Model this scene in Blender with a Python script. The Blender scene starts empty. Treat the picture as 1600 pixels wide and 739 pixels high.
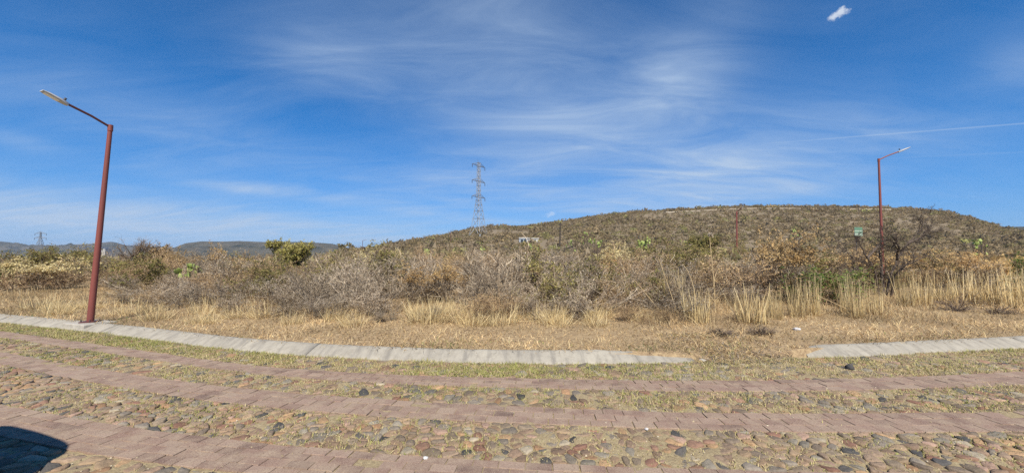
import bpy, math, random
import numpy as np

# ------------------------------------------------------------------ camera, sky, sun, exposure
SC = bpy.context.scene
COL = SC.collection
PITCH = math.radians(2.91)
CAMZ = 1.6
FPX = 600.0                                    # focal length in photo pixels (1600 wide)
cam_d = bpy.data.cameras.new('camera')
cam_d.sensor_width = 36.0
cam_d.lens = 36.0 * FPX / 1600.0
cam_d.clip_end = 30000.0
cam_d.clip_start = 0.05
cam = bpy.data.objects.new('camera', cam_d)
cam.location = (0, 0, CAMZ)
cam.rotation_euler = (math.radians(90) + PITCH, 0, 0)
COL.objects.link(cam)
SC.camera = cam
SC.view_settings.view_transform = 'Standard'
SC.view_settings.look = 'None'
SC.view_settings.gamma = 1.0
SC.view_settings.use_curve_mapping = False
SC.view_settings.exposure = 0.56
SC.cycles.use_denoising = False
SC.cycles.max_bounces = 5
SC.cycles.volume_bounces = 0
SC.cycles.transparent_max_bounces = 8

SUN_EL, SUN_AZ = math.radians(47), math.radians(177)   # azimuth clockwise from +Y: high behind the camera
SUN_DIR = np.array([math.sin(SUN_AZ) * math.cos(SUN_EL), math.cos(SUN_AZ) * math.cos(SUN_EL), math.sin(SUN_EL)])
sun_d = bpy.data.lights.new('sun', 'SUN')
sun_d.energy = 4.6
sun_d.angle = math.radians(0.53)
sun_d.color = (1.0, 0.93, 0.82)
sun = bpy.data.objects.new('sun', sun_d)
sun.rotation_euler = (math.radians(90) - SUN_EL, 0, -SUN_AZ + math.pi)
COL.objects.link(sun)

CP, SP = math.cos(PITCH), math.sin(PITCH)
def ray(px, py):
    u = (px - 800.0) / FPX
    v = (369.5 - py) / FPX
    return np.array([u, CP - v * SP, SP + v * CP])
def gnd(px, py, z=0.0):
    d = ray(px, py)
    k = (z - CAMZ) / d[2]
    return d[0] * k, d[1] * k
def at(px, py, y):
    d = ray(px, py)
    return np.array([0, 0, CAMZ]) + d * (y / d[1])
def unit(v):
    v = np.asarray(v, float)
    return v / np.linalg.norm(v)

class NT:
    """small node-tree builder"""
    def __init__(self, tree):
        self.t = tree
        self.t.nodes.clear()
    def n(self, kind, **kw):
        nd = self.t.nodes.new(kind)
        for k, v in kw.items():
            setattr(nd, k, v)
        return nd
    def l(self, a, b):
        self.t.links.new(a, b)
    def put(self, sock, v):
        if isinstance(v, bpy.types.NodeSocket):
            self.l(v, sock)
        else:
            sock.default_value = v
    def math(self, op, a, b=0.0, clamp=False):
        m = self.n('ShaderNodeMath', operation=op, use_clamp=clamp)
        self.put(m.inputs[0], a)
        self.put(m.inputs[1], b)
        return m.outputs[0]
    def vm(self, op, a, b=None):
        m = self.n('ShaderNodeVectorMath', operation=op)
        self.put(m.inputs[0], a)
        if b is not None:
            self.put(m.inputs[1], b)
        return m.outputs[1] if op in ('DOT_PRODUCT', 'LENGTH') else m.outputs[0]
    def mix(self, fac, a, b, blend='MIX'):
        m = self.n('ShaderNodeMix', data_type='RGBA', blend_type=blend)
        self.put(m.inputs[0], fac)
        for s, v in ((m.inputs[6], a), (m.inputs[7], b)):
            if isinstance(v, (tuple, list)):
                v = tuple(v) + (1.0,) if len(v) == 3 else tuple(v)
            self.put(s, v)
        return m.outputs[2]
    def ramp(self, fac, stops, interp='LINEAR'):
        r = self.n('ShaderNodeValToRGB')
        r.color_ramp.interpolation = interp
        el = r.color_ramp.elements
        while len(el) > 1:
            el.remove(el[-1])
        for i, (p, c) in enumerate(stops):
            e = el[0] if i == 0 else el.new(p)
            e.position = p
            if not isinstance(c, (tuple, list)):
                c = (c, c, c)
            e.color = tuple(c) + (1.0,)
        self.put(r.inputs[0], fac)
        return r.outputs[0]
    def noise(self, vec, scale, detail=4.0, rough=0.55, dist=0.0):
        m = self.n('ShaderNodeTexNoise')
        if vec is not None:
            self.put(m.inputs['Vector'], vec)
        m.inputs['Scale'].default_value = scale
        m.inputs['Detail'].default_value = detail
        m.inputs['Roughness'].default_value = rough
        m.inputs['Distortion'].default_value = dist
        return m.outputs['Fac']

def make_world():
    w = bpy.data.worlds.new('World')
    SC.world = w
    w.use_nodes = True
    g = NT(w.node_tree)
    out = g.n('ShaderNodeOutputWorld')
    bg = g.n('ShaderNodeBackground')
    bg.inputs['Strength'].default_value = 0.108
    g.l(bg.outputs[0], out.inputs[0])
    sky = g.n('ShaderNodeTexSky', sky_type='NISHITA')
    sky.sun_disc = False
    sky.sun_elevation = SUN_EL
    sky.sun_rotation = SUN_AZ
    sky.altitude = 1900.0
    sky.air_density = 0.78
    sky.dust_density = 0.05
    sky.ozone_density = 3.0
    tc = g.n('ShaderNodeTexCoord')
    d = g.vm('NORMALIZE', tc.outputs['Generated'])
    sp = g.n('ShaderNodeSeparateXYZ')
    g.l(d, sp.inputs[0])
    zz = g.math('ADD', g.math('MAXIMUM', sp.outputs[2], 0.0), 0.16)
    cb = g.n('ShaderNodeCombineXYZ')
    g.l(g.math('DIVIDE', sp.outputs[0], zz), cb.inputs[0])
    g.l(g.math('DIVIDE', sp.outputs[1], zz), cb.inputs[1])
    P = cb.outputs[0]
    # thin high cloud: streaky fibres over the whole sky
    mp = g.n('ShaderNodeMapping')
    g.l(P, mp.inputs[0])
    mp.inputs['Rotation'].default_value = (0, 0, math.radians(24))
    mp.inputs['Scale'].default_value = (0.55, 1.55, 1.0)
    fib = g.noise(mp.outputs[0], 2.3, 10.0, 0.62, 0.7)
    mp2 = g.n('ShaderNodeMapping')
    g.l(P, mp2.inputs[0])
    mp2.inputs['Location'].default_value = (3.1, 1.7, 0)
    mp2.inputs['Rotation'].default_value = (0, 0, math.radians(8))
    mp2.inputs['Scale'].default_value = (0.7, 1.2, 1.0)
    soft = g.noise(mp2.outputs[0], 0.85, 6.0, 0.52, 0.4)
    fibm = g.ramp(fib, [(0.34, 0.0), (0.52, 0.42), (0.72, 1.0)])
    softm = g.ramp(soft, [(0.40, 0.0), (0.70, 1.0)])
    total = g.math('MULTIPLY', g.math('MULTIPLY', fibm, softm), 0.22)
    # cloud bands of their own, placed by direction in the sky: (centre, half length, half width, tilt deg, density)
    bands = [((760, 110), 280, 105, 20, 0.48), ((850, 230), 230, 70, -14, 0.66), ((1060, 110), 95, 55, -24, 0.66),
             ((1130, 265), 250, 56, -12, 1.0), ((900, 320), 330, 24, 8, 0.38), ((120, 340), 520, 46, 4, 0.85),
             ((420, 355), 480, 24, 4, 0.48), ((370, 293), 80, 9, 5, 0.5), ((500, 85), 90, 34, 10, 0.42),
             ((260, 190), 260, 50, 16, 0.24), ((30, 220), 60, 14, 12, 0.34), ((1590, 110), 90, 40, -10, 0.42),
             ((1180, 300), 130, 14, -6, 0.4), ((620, 325), 260, 12, 9, 0.4), ((860, 20), 150, 60, 14, 0.30)]
    for (c, L, W, ang, dens) in bands:
        a = math.radians(ang)
        r0 = unit(ray(*c))
        e1 = ray(c[0] + L * math.cos(a), c[1] + L * math.sin(a)) - ray(c[0] - L * math.cos(a), c[1] - L * math.sin(a))
        e1 = e1 - r0 * e1.dot(r0)
        k1 = unit(ray(c[0] + L * math.cos(a), c[1] + L * math.sin(a))).dot(unit(e1))
        e2 = np.cross(r0, unit(e1))
        k2 = abs(unit(ray(c[0] - W * math.sin(a), c[1] + W * math.cos(a))).dot(e2))
        u = g.vm('DOT_PRODUCT', d, tuple(unit(e1) / k1))
        v = g.vm('DOT_PRODUCT', d, tuple(e2 / k2))
        q = g.math('ADD', g.math('MULTIPLY', u, u), g.math('MULTIPLY', v, v))
        m = g.math('MULTIPLY', g.math('POWER', 2.718, g.math('MULTIPLY', q, -1.0)), dens)
        front = g.math('GREATER_THAN', g.vm('DOT_PRODUCT', d, tuple(r0)), 0.0)
        m = g.math('MULTIPLY', m, front)
        det = g.math('ADD', g.math('MULTIPLY', fibm, 0.70), 0.36)
        total = g.math('ADD', total, g.math('MULTIPLY', m, det))
    # contrails: thin great-circle streaks
    for (p0, p1, wid, dens) in [((1180, 226), (1640, 190), 0.0012, 0.30), ((1330, 250), (1640, 236), 0.0014, 0.09)]:
        a0, a1 = unit(ray(*p0)), unit(ray(*p1))
        nrm = unit(np.cross(a0, a1))
        mid, axis = unit(a0 + a1), unit(a1 - a0)
        half = a1.dot(axis)
        v = g.math('DIVIDE', g.vm('DOT_PRODUCT', d, tuple(nrm)), wid)
        core = g.math('POWER', 2.718, g.math('MULTIPLY', g.math('MULTIPLY', v, v), -1.0))
        u = g.math('DIVIDE', g.vm('DOT_PRODUCT', d, tuple(axis)), half)
        fade = g.ramp(g.math('ADD', g.math('MULTIPLY', u, 0.5), 0.5), [(0.0, 0.0), (0.35, 0.7), (0.9, 1.0), (1.0, 1.0)])
        front = g.math('GREATER_THAN', g.vm('DOT_PRODUCT', d, tuple(mid)), 0.3)
        total = g.math('ADD', total, g.math('MULTIPLY', g.math('MULTIPLY', core, front), g.math('MULTIPLY', fade, dens)))
    # two small puffs
    puff = 0.0
    edge = g.noise(d, 60.0, 5.0, 0.6)
    for (c, L, W, ang, dens) in [((1312, 22), 24, 8, -28, 1.6), ((857, 336), 15, 5, -12, 0.7)]:
        a = math.radians(ang)
        r0 = unit(ray(*c))
        e1 = unit(ray(c[0] + L * math.cos(a), c[1] + L * math.sin(a)) - ray(*c))
        e1 = unit(e1 - r0 * e1.dot(r0))
        k1 = unit(ray(c[0] + L * math.cos(a), c[1] + L * math.sin(a))).dot(e1)
        e2 = np.cross(r0, e1)
        k2 = abs(unit(ray(c[0] - W * math.sin(a), c[1] + W * math.cos(a))).dot(e2))
        u = g.vm('DOT_PRODUCT', d, tuple(e1 / k1))
        v = g.vm('DOT_PRODUCT', d, tuple(e2 / k2))
        q = g.math('ADD', g.math('MULTIPLY', u, u), g.math('MULTIPLY', v, v))
        q = g.math('ADD', q, g.math('MULTIPLY', g.math('SUBTRACT', edge, 0.5), 4.2))
        m = g.ramp(q, [(0.0, 1.0), (1.0, 0.0)], 'EASE')
        front = g.math('GREATER_THAN', g.vm('DOT_PRODUCT', d, tuple(r0)), 0.9)
        puff = g.math('ADD', puff, g.math('MULTIPLY', g.math('MULTIPLY', m, front), dens * 0.5), True)
    total = g.math('MINIMUM', total, 0.93)
    hs = g.n('ShaderNodeHueSaturation')
    hs.inputs['Saturation'].default_value = 1.42
    hs.inputs['Hue'].default_value = 0.502
    g.l(sky.outputs[0], hs.inputs['Color'])
    veil = g.math('MULTIPLY', g.math('POWER', 2.718, g.math('MULTIPLY', g.math('MAXIMUM', sp.outputs[2], 0.0), -4.6)), 0.92)
    base = g.mix(veil, hs.outputs[0], (0.86, 1.98, 4.0))
    col = g.mix(total, base, (2.9, 3.75, 5.0))
    col = g.mix(puff, col, (4.7, 5.1, 5.7))
    g.l(col, bg.inputs[0])
make_world()

# ------------------------------------------------------------------ helpers
RNG = np.random.default_rng(11)
random.seed(4)

def link(o):
    COL.objects.link(o)
    return o
def tag(o, label=None, cat=None, group=None, kind=None):
    for k, v in (('label', label), ('category', cat), ('group', group), ('kind', kind)):
        if v:
            o[k] = v
    return o
def empty(name, loc=(0, 0, 0), rz=0.0, s=1.0):
    o = bpy.data.objects.new(name, None)
    o.empty_display_size = 0.1
    o.location = tuple(float(c) for c in loc)
    o.rotation_euler = (0, 0, rz)
    o.scale = (s, s, s)
    return link(o)

def mesh_np(name, V, F, mat, col=None, smooth=False):
    """V (n,3); F list of (k,m) index arrays"""
    V = np.asarray(V, np.float32)
    if not isinstance(F, (list, tuple)):
        F = [F]
    F = [np.asarray(f, np.int32) for f in F if len(f)]
    me = bpy.data.meshes.new(name)
    me.vertices.add(len(V))
    me.vertices.foreach_set('co', V.ravel())
    loops = np.concatenate([f.ravel() for f in F])
    tot = np.concatenate([np.full(len(f), f.shape[1], np.int32) for f in F])
    start = np.concatenate([[0], np.cumsum(tot)[:-1]]).astype(np.int32)
    me.loops.add(len(loops))
    me.loops.foreach_set('vertex_index', loops)
    me.polygons.add(len(tot))
    me.polygons.foreach_set('loop_start', start)
    me.polygons.foreach_set('loop_total', tot)
    me.polygons.foreach_set('use_smooth', np.full(len(tot), bool(smooth)))
    me.update(calc_edges=True)
    me.validate()
    if col is not None:
        a = me.color_attributes.new('col', 'FLOAT_COLOR', 'POINT')
        c = np.ones((len(V), 4), np.float32)
        c[:, :3] = np.clip(col, 0, 1)
        a.data.foreach_set('color', c.ravel())
    me.materials.append(mat)
    return me
def obj(name, me, parent=None, loc=None, rz=0.0, scale=None):
    o = bpy.data.objects.new(name, me)
    if parent is not None:
        o.parent = parent
    if loc is not None:
        o.location = tuple(float(c) for c in loc)
    if rz:
        o.rotation_euler = (0, 0, rz)
    if scale is not None:
        o.scale = scale if isinstance(scale, tuple) else (scale,) * 3
    return link(o)

class MB:
    """collects boxes, tubes and lathes, builds ONE mesh"""
    def __init__(self):
        self.V, self.F, self.nv = [], [], 0
    def add(self, V, F):
        V = np.asarray(V, float)
        for f in F:
            self.F.append([i + self.nv for i in f])
        self.V.append(V)
        self.nv += len(V)
        return self
    def box(self, c, s, rz=0.0, bev=0.0):
        c, h = np.asarray(c, float), np.asarray(s, float) / 2
        if bev <= 0:
            P = np.array([[x, y, z] for x in (-1, 1) for y in (-1, 1) for z in (-1, 1)], float) * h
            F = [(0, 1, 3, 2), (4, 6, 7, 5), (0, 4, 5, 1), (2, 3, 7, 6), (0, 2, 6, 4), (1, 5, 7, 3)]
        else:
            b = bev
            ring = lambda hx, hy, z: [(-hx, -hy, z), (hx, -hy, z), (hx, hy, z), (-hx, hy, z)]
            P = np.array(ring(h[0] - b, h[1] - b, -h[2]) + ring(h[0], h[1], -h[2] + b) + ring(h[0], h[1], h[2] - b) + ring(h[0] - b, h[1] - b, h[2]))
            F = [(3, 2, 1, 0), (12, 13, 14, 15)]
            for k in range(3):
                for i in range(4):
                    j = (i + 1) % 4
                    F.append((k * 4 + i, k * 4 + j, k * 4 + 4 + j, k * 4 + 4 + i))
        if rz:
            cs, sn = math.cos(rz), math.sin(rz)
            P = P @ np.array([[cs, sn, 0], [-sn, cs, 0], [0, 0, 1]])
        return self.add(P + c, F)
    def tube(self, pts, radii, n=8, caps=True):
        pts = [np.asarray(p, float) for p in pts]
        if not hasattr(radii, '__len__'):
            radii = [radii] * len(pts)
        P, F = [], []
        up = np.array([0.0, 0.0, 1.0])
        d0 = unit(pts[-1] - pts[0])
        ref = up if abs(d0[2]) < 0.9 else np.array([1.0, 0.0, 0.0])
        for i, p in enumerate(pts):
            d = unit(pts[min(i + 1, len(pts) - 1)] - pts[max(i - 1, 0)])
            a = unit(np.cross(d, ref))
            b = np.cross(d, a)
            for k in range(n):
                t = 2 * math.pi * k / n
                P.append(p + (a * math.cos(t) + b * math.sin(t)) * radii[i])
        for i in range(len(pts) - 1):
            for k in range(n):
                j = (k + 1) % n
                F.append((i * n + k, i * n + j, (i + 1) * n + j, (i + 1) * n + k))
        if caps:
            F.append(tuple(range(n)))
            F.append(tuple(range((len(pts) - 1) * n, len(pts) * n))[::-1])
        return self.add(P, F)
    def build(self, name, mat, parent=None, smooth=False, **kw):
        me = bpy.data.meshes.new(name)
        me.from_pydata(np.concatenate(self.V).tolist(), [], self.F)
        me.update()
        import bmesh
        bm = bmesh.new()
        bm.from_mesh(me)
        bmesh.ops.recalc_face_normals(bm, faces=bm.faces)
        bm.to_mesh(me)
        bm.free()
        me.materials.append(mat)
        me.polygons.foreach_set('use_smooth', [bool(smooth)] * len(me.polygons))
        if smooth:
            me.set_sharp_from_angle(angle=math.radians(40))
        return obj(name, me, parent, **kw)

def new_mat(name):
    m = bpy.data.materials.new(name)
    m.use_nodes = True
    g = NT(m.node_tree)
    out = g.n('ShaderNodeOutputMaterial')
    b = g.n('ShaderNodeBsdfPrincipled')
    g.l(b.outputs[0], out.inputs[0])
    b.inputs['Specular IOR Level'].default_value = 0.25
    return m, g, b
def mat_attr(name, rough=0.9, var=0.3, nscale=0.0, namt=0.0, bump=0.0, spec=0.15, gain=1.0, transl=0.0):
    """colour from the mesh's own colour attribute, varied a little per object"""
    m, g, b = new_mat(name)
    a = g.n('ShaderNodeAttribute', attribute_name='col')
    c = a.outputs['Color']
    oi = g.n('ShaderNodeObjectInfo')
    k = g.math('ADD', g.math('MULTIPLY', oi.outputs['Random'], var), gain - var / 2)
    if nscale:
        tc = g.n('ShaderNodeTexCoord')
        n = g.noise(tc.outputs['Object'], nscale, 5.0, 0.65)
        k = g.math('MULTIPLY', k, g.math('ADD', g.math('MULTIPLY', n, 2 * namt), 1 - namt))
        if bump:
            bp = g.n('ShaderNodeBump')
            bp.inputs['Strength'].default_value = bump
            bp.inputs['Distance'].default_value = 0.01
            g.l(n, bp.inputs['Height'])
            g.l(bp.outputs[0], b.inputs['Normal'])
    cb = g.n('ShaderNodeCombineXYZ')
    for i in range(3):
        g.l(k, cb.inputs[i])
    c = g.mix(1.0, c, cb.outputs[0], 'MULTIPLY')
    g.l(c, b.inputs['Base Color'])
    b.inputs['Roughness'].default_value = rough
    b.inputs['Specular IOR Level'].default_value = spec
    if transl:
        out = [n for n in g.t.nodes if n.bl_idname == 'ShaderNodeOutputMaterial'][0]
        tr = g.n('ShaderNodeBsdfTranslucent')
        g.l(c, tr.inputs[0])
        ms = g.n('ShaderNodeMixShader')
        ms.inputs[0].default_value = transl
        g.l(b.outputs[0], ms.inputs[1])
        g.l(tr.outputs[0], ms.inputs[2])
        g.l(ms.outputs[0], out.inputs[0])
    return m
def mat_plain(name, c, rough=0.7, nscale=0.0, c2=None, metal=0.0, bump=0.0, spec=0.3, lo=0.35, hi=0.65, coords='Object', stretch=None):
    m, g, b = new_mat(name)
    b.inputs['Roughness'].default_value = rough
    b.inputs['Metallic'].default_value = metal
    b.inputs['Specular IOR Level'].default_value = spec
    if nscale:
        tc = g.n('ShaderNodeTexCoord')
        v = tc.outputs[coords]
        if stretch:
            mp = g.n('ShaderNodeMapping')
            g.l(v, mp.inputs[0])
            mp.inputs['Scale'].default_value = stretch
            v = mp.outputs[0]
        n = g.noise(v, nscale, 6.0, 0.6)
        f = g.ramp(n, [(lo, 0.0), (hi, 1.0)])
        g.l(g.mix(f, c, c2 or tuple(0.7 * q for q in c)), b.inputs['Base Color'])
        if bump:
            bp = g.n('ShaderNodeBump')
            bp.inputs['Strength'].default_value = bump
            bp.inputs['Distance'].default_value = 0.02
            g.l(n, bp.inputs['Height'])
            g.l(bp.outputs[0], b.inputs['Normal'])
    else:
        b.inputs['Base Color'].default_value = tuple(c) + (1,)
    return m

def sines(seed, n=14, fmin=0.02, fmax=0.3):
    r = np.random.default_rng(seed)
    f = np.exp(r.uniform(math.log(fmin), math.log(fmax), n))
    a = r.uniform(0, 2 * math.pi, n)
    ph = r.uniform(0, 2 * math.pi, n)
    amp = (fmin / f) ** 0.8
    amp /= math.sqrt((amp ** 2).sum() / 2)
    def fn(x, y):
        x, y = np.asarray(x, float), np.asarray(y, float)
        s = np.zeros(np.broadcast(x, y).shape)
        for i in range(n):
            s = s + amp[i] * np.sin(f[i] * 2 * math.pi * (x * math.cos(a[i]) + y * math.sin(a[i])) + ph[i])
        return s
    return fn
def sstep(a, b, x):
    t = np.clip((np.asarray(x, float) - a) / (b - a), 0, 1)
    return t * t * (3 - 2 * t)

# ------------------------------------------------------------------ layout curves on the flat road (world metres)
def curve(pix, lo=None, hi=None):
    pts = np.array([gnd(*p) for p in pix])
    pts = pts[np.argsort(pts[:, 0])]
    xs, ys = pts[:, 0], pts[:, 1]
    sl, sr = (ys[1] - ys[0]) / (xs[1] - xs[0]), (ys[-1] - ys[-2]) / (xs[-1] - xs[-2])
    sl = sl if lo is None else lo
    sr = sr if hi is None else hi
    X = np.concatenate([[xs[0] - 28], xs, [xs[-1] + 30]])
    Y = np.concatenate([[ys[0] - 28 * sl], ys, [ys[-1] + 30 * sr]])
    # smooth it
    gx = np.linspace(X[0], X[-1], 900)
    gy = np.interp(gx, X, Y)
    k = np.hanning(61)
    k /= k.sum()
    pad = np.concatenate([gy[0] + (np.arange(-30, 0)) * (gy[1] - gy[0]), gy, gy[-1] + np.arange(1, 31) * (gy[-1] - gy[-2])])
    gs = np.convolve(pad, k, 'valid')
    return lambda x: np.interp(x, gx, gs)
KB = curve([(0, 505), (200, 526), (300, 541), (400, 553), (550, 562), (700, 568), (800, 570), (900, 570), (1000, 569), (1150, 566), (1330, 558), (1450, 553), (1600, 545)])
E1T = curve([(0, 518), (200, 546), (400, 575), (600, 588), (800, 592), (1000, 597), (1200, 597), (1400, 592), (1600, 582)])
E1B = curve([(0, 528), (200, 558), (400, 588), (600, 602), (800, 607), (1000, 613), (1200, 614), (1400, 611), (1600, 603)])
E2T = curve([(0, 551), (200, 587), (400, 613), (600, 627), (800, 637), (1000, 647), (1200, 649), (1400, 648), (1600, 645)])
E2B = curve([(0, 570), (200, 611), (400, 639), (600, 654), (800, 663), (1000, 672), (1200, 678), (1400, 678), (1600, 676)])
E3T = curve([(0, 634), (97, 652), (259, 680), (400, 696), (600, 713), (800, 725), (1000, 734), (1300, 742), (1600, 744)])
E3B = curve([(0, 684), (78, 704), (194, 722), (323, 738), (500, 755), (800, 775), (1000, 786), (1300, 798), (1600, 800)])
GX0, GX1 = gnd(1085, 566)[0], gnd(1290, 560)[0]          # the gap in the kerb
def gap(x):
    return sstep(GX0 - 0.1, GX0 + 0.3, x) * (1 - sstep(GX1 - 0.75, GX1 - 0.35, x))

# ------------------------------------------------------------------ terrain
SKY = [(300, 402), (480, 398), (560, 391), (620, 383), (690, 373), (735, 362), (765, 357), (795, 357), (830, 355), (870, 349), (930, 340), (1000, 333),
       (1100, 328.5), (1200, 327), (1300, 327), (1380, 328), (1440, 332), (1480, 335), (1520, 345), (1560, 357), (1640, 372), (1800, 385)]
_r = np.array([ray(*p) for p in SKY])
SKT, SKS = _r[:, 0] / _r[:, 1], _r[:, 2] / _r[:, 1]
_u1 = sines(1, 12, 0.05, 0.4)
_u2 = sines(2, 12, 0.004, 0.03)
_u3 = sines(3, 10, 0.0007, 0.004)
YC = 280.0
def H(x, y):
    x, y = np.asarray(x, float), np.asarray(y, float)
    n = y - KB(np.clip(x, -35, 38))
    t = x / np.maximum(y, 1.0)
    right = sstep(-0.62, -0.12, t)
    dd = np.maximum(n, 0)
    up = np.interp(dd, [0, 8, 30, 60, 120, 200, 400], [0.10, 0.22, 0.85, 2.4, 5.2, 7.6, 9.0])
    dn = np.interp(dd, [0, 8, 30, 60, 120, 400, 3000, 9000], [0.10, 0.18, 0.1, -0.5, -2.5, -12, -22, -22])
    back = sstep(500, 1500, y)
    base = dn * (1 - right) + up * right
    crest = CAMZ + np.interp(t, SKT, SKS) * YC
    w = sstep(0, 1, (y - 95) / (YC - 95)) * 0.55 + np.clip((y - 95) / (YC - 95), 0, 1) * 0.45
    hill = (crest - base) * w * (1 - 1.0 * sstep(YC, YC + 900, y)) * sstep(-0.62, -0.40, t)
    z = base + np.where(y > 95, hill, 0)
    z = z * (1 - back) + (-20) * back
    amp = sstep(1.5, 10, dd)
    z = z + _u1(x, y) * 0.05 * amp * (1 - sstep(100, 300, y)) + _u2(x, y) * 0.5 * sstep(60, 160, y) * (1 - sstep(600, 1500, y))
    # in front of the kerb the ground lies under the road; in the gap it ramps down to it
    g = gap(x)
    front = np.where(n < 0.18, -0.09, 0.10)
    ramp = -0.03 + 0.13 * sstep(-0.10, 1.5, n) + 0.02 * _u1(x * 6, y * 6) * sstep(0.1, 0.5, n)
    near = front * (1 - g) + ramp * g
    z = np.where(n < 1.6, near * (1 - sstep(0.9, 1.6, n)) + z * sstep(0.9, 1.6, n), z)
    return z

def ground_material():
    m, g, b = new_mat('dry_ground')
    tc = g.n('ShaderNodeTexCoord')
    P = tc.outputs['Object']
    n1 = g.noise(P, 0.9, 6.0, 0.6)
    n2 = g.noise(P, 14.0, 6.0, 0.7)
    n3 = g.noise(P, 0.05, 5.0, 0.6)
    c = g.mix(g.ramp(n1, [(0.35, 0.0), (0.65, 1.0)]), (0.34, 0.24, 0.135), (0.22, 0.15, 0.09))
    c = g.mix(g.ramp(n2, [(0.40, 0.0), (0.62, 1.0)]), c, (0.45, 0.335, 0.19))
    c = g.mix(g.math('MULTIPLY', g.ramp(n3, [(0.42, 0.0), (0.62, 1.0)]), 0.5), c, (0.17, 0.13, 0.075))
    # away from the mown verge the soil colour blends to an even grey-brown
    sx = g.n('ShaderNodeSeparateXYZ')
    g.l(P, sx.inputs[0])
    far = g.ramp(g.math('DIVIDE', sx.outputs[1], 100.0), [(0.16, 0.0), (0.6, 0.8)])
    c = g.mix(far, c, (0.185, 0.152, 0.105))
    g.l(c, b.inputs['Base Color'])
    b.inputs['Roughness'].default_value = 0.95
    b.inputs['Specular IOR Level'].default_value = 0.1
    bp = g.n('ShaderNodeBump')
    bp.inputs['Strength'].default_value = 0.7
    bp.inputs['Distance'].default_value = 0.05
    g.l(n2, bp.inputs['Height'])
    g.l(bp.outputs[0], b.inputs['Normal'])
    return m
def build_ground():
    xs = np.concatenate([np.arange(-24, 24.01, 0.4)])
    ext, s, x = [], 0.6, 24.0
    while x < 9000:
        x += s
        s *= 1.13
        ext.append(x)
    ext = np.array(ext)
    xs = np.concatenate([-ext[::-1], xs, ext])
    ns, s, q = [-3000, -600, -150, -40, -12, -4, -1, -0.3, 0.05, 0.15, 0.22, 0.4, 0.7, 1.0, 1.3, 1.6], 0.3, 1.6
    while q < 9500:
        q += s
        s = min(s * 1.05, 6.0) if q < 420 else s * 1.22
        ns.append(q)
    ns = np.array(ns)
    X, N = np.meshgrid(xs, ns, indexing='ij')
    Y = KB(np.clip(X, -35, 38)) + N
    Z = H(X, Y)
    V = np.stack([X, Y, Z], -1).reshape(-1, 3)
    a, bq = len(xs), len(ns)
    I = np.arange(a * bq).reshape(a, bq)
    F = np.stack([I[:-1, :-1], I[1:, :-1], I[1:, 1:], I[:-1, 1:]], -1).reshape(-1, 4)
    tag(obj('ground', mesh_np('ground', V, F, ground_material(), smooth=True)), kind='structure')
build_ground()

# distant mountains and the farther hill at the right
MAT_SCRUBFAR = None
def far_material():
    m, g, b = new_mat('scrubby_slope')
    tc = g.n('ShaderNodeTexCoord')
    P = tc.outputs['Object']
    n = g.noise(P, 0.013, 9.0, 0.75)
    n2 = g.noise(P, 0.0035, 6.0, 0.6)
    c = g.mix(g.ramp(n, [(0.4, 0.0), (0.6, 1.0)]), (0.035, 0.042, 0.034), (0.115, 0.105, 0.08))
    c = g.mix(g.ramp(n2, [(0.5, 0.0), (0.7, 0.7)]), c, (0.16, 0.14, 0.11))
    g.l(c, b.inputs['Base Color'])
    b.inputs['Roughness'].default_value = 1.0
    b.inputs['Specular IOR Level'].default_value = 0.0
    bp = g.n('ShaderNodeBump')
    bp.inputs['Strength'].default_value = 1.0
    bp.inputs['Distance'].default_value = 12.0
    g.l(n, bp.inputs['Height'])
    g.l(bp.outputs[0], b.inputs['Normal'])
    return m
MAT_SCRUBFAR = far_material()
def mountain(skyline, D, seed, depth=0.45, base=-22.0):
    fn = sines(seed, 16, 1.0 / D * 4, 1.0 / D * 60)
    px = np.linspace(skyline[0][0], skyline[-1][0], 160)
    py = np.interp(px, [p[0] for p in skyline], [p[1] for p in skyline])
    rs = np.linspace(-0.35, 1, 46)
    V = []
    for a, b_ in zip(px, py):
        c = at(a, b_, D)
        t = c[0] / c[1]
        for r in rs:
            y = D * (1 - depth * (1 - abs(r)) * (1 if r > 0 else -0.6)) if r > 0 else D * (1 + 0.5 * abs(r))
            k = r if r > 0 else 1 + r
            prof = (k ** 1.25) if r > 0 else max(0, 1 - abs(r) * 2.6)
            if r <= 0:
                y, prof = D * (1 + abs(r) * 0.8), max(0.0, 1 - abs(r) * 2.7)
            z = base + (c[2] - base) * prof
            x = t * y
            z += fn(x, y) * D * 0.006 * math.sin(math.pi * min(max(prof, 0), 1)) 
            V.append((x, y, z))
    # reorder: front slope from base (r small) up to crest (r=1), then the back side
    V = np.array(V).reshape(len(px), len(rs), 3)
    front = V[:, rs > 0]
    backs = V[:, rs <= 0][:, ::-1]
    V = np.concatenate([front, backs], 1)
    I = np.arange(V.shape[0] * V.shape[1]).reshape(V.shape[0], V.shape[1])
    F = np.stack([I[:-1, :-1], I[1:, :-1], I[1:, 1:], I[:-1, 1:]], -1).reshape(-1, 4)
    return mesh_np('mountain', V.reshape(-1, 3), F, MAT_SCRUBFAR, smooth=True)
m1 = obj('mountain', mountain([(-420, 400), (-250, 384), (-120, 379), (-40, 377), (0, 377), (15, 378.5), (45, 384), (80, 383.5), (110, 382), (140, 381), (160, 379), (175, 377.5), (185, 380), (200, 384), (235, 385), (270, 387), (330, 395), (400, 404)], 2300, 21))
m2 = obj('mountain', mountain([(225, 404), (255, 394), (275, 386), (290, 380), (315, 377), (345, 377.5), (375, 376.5), (410, 378), (440, 378), (470, 378), (500, 379.5), (520, 381), (535, 385), (555, 391), (600, 398), (680, 408)], 1500, 22))
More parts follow.
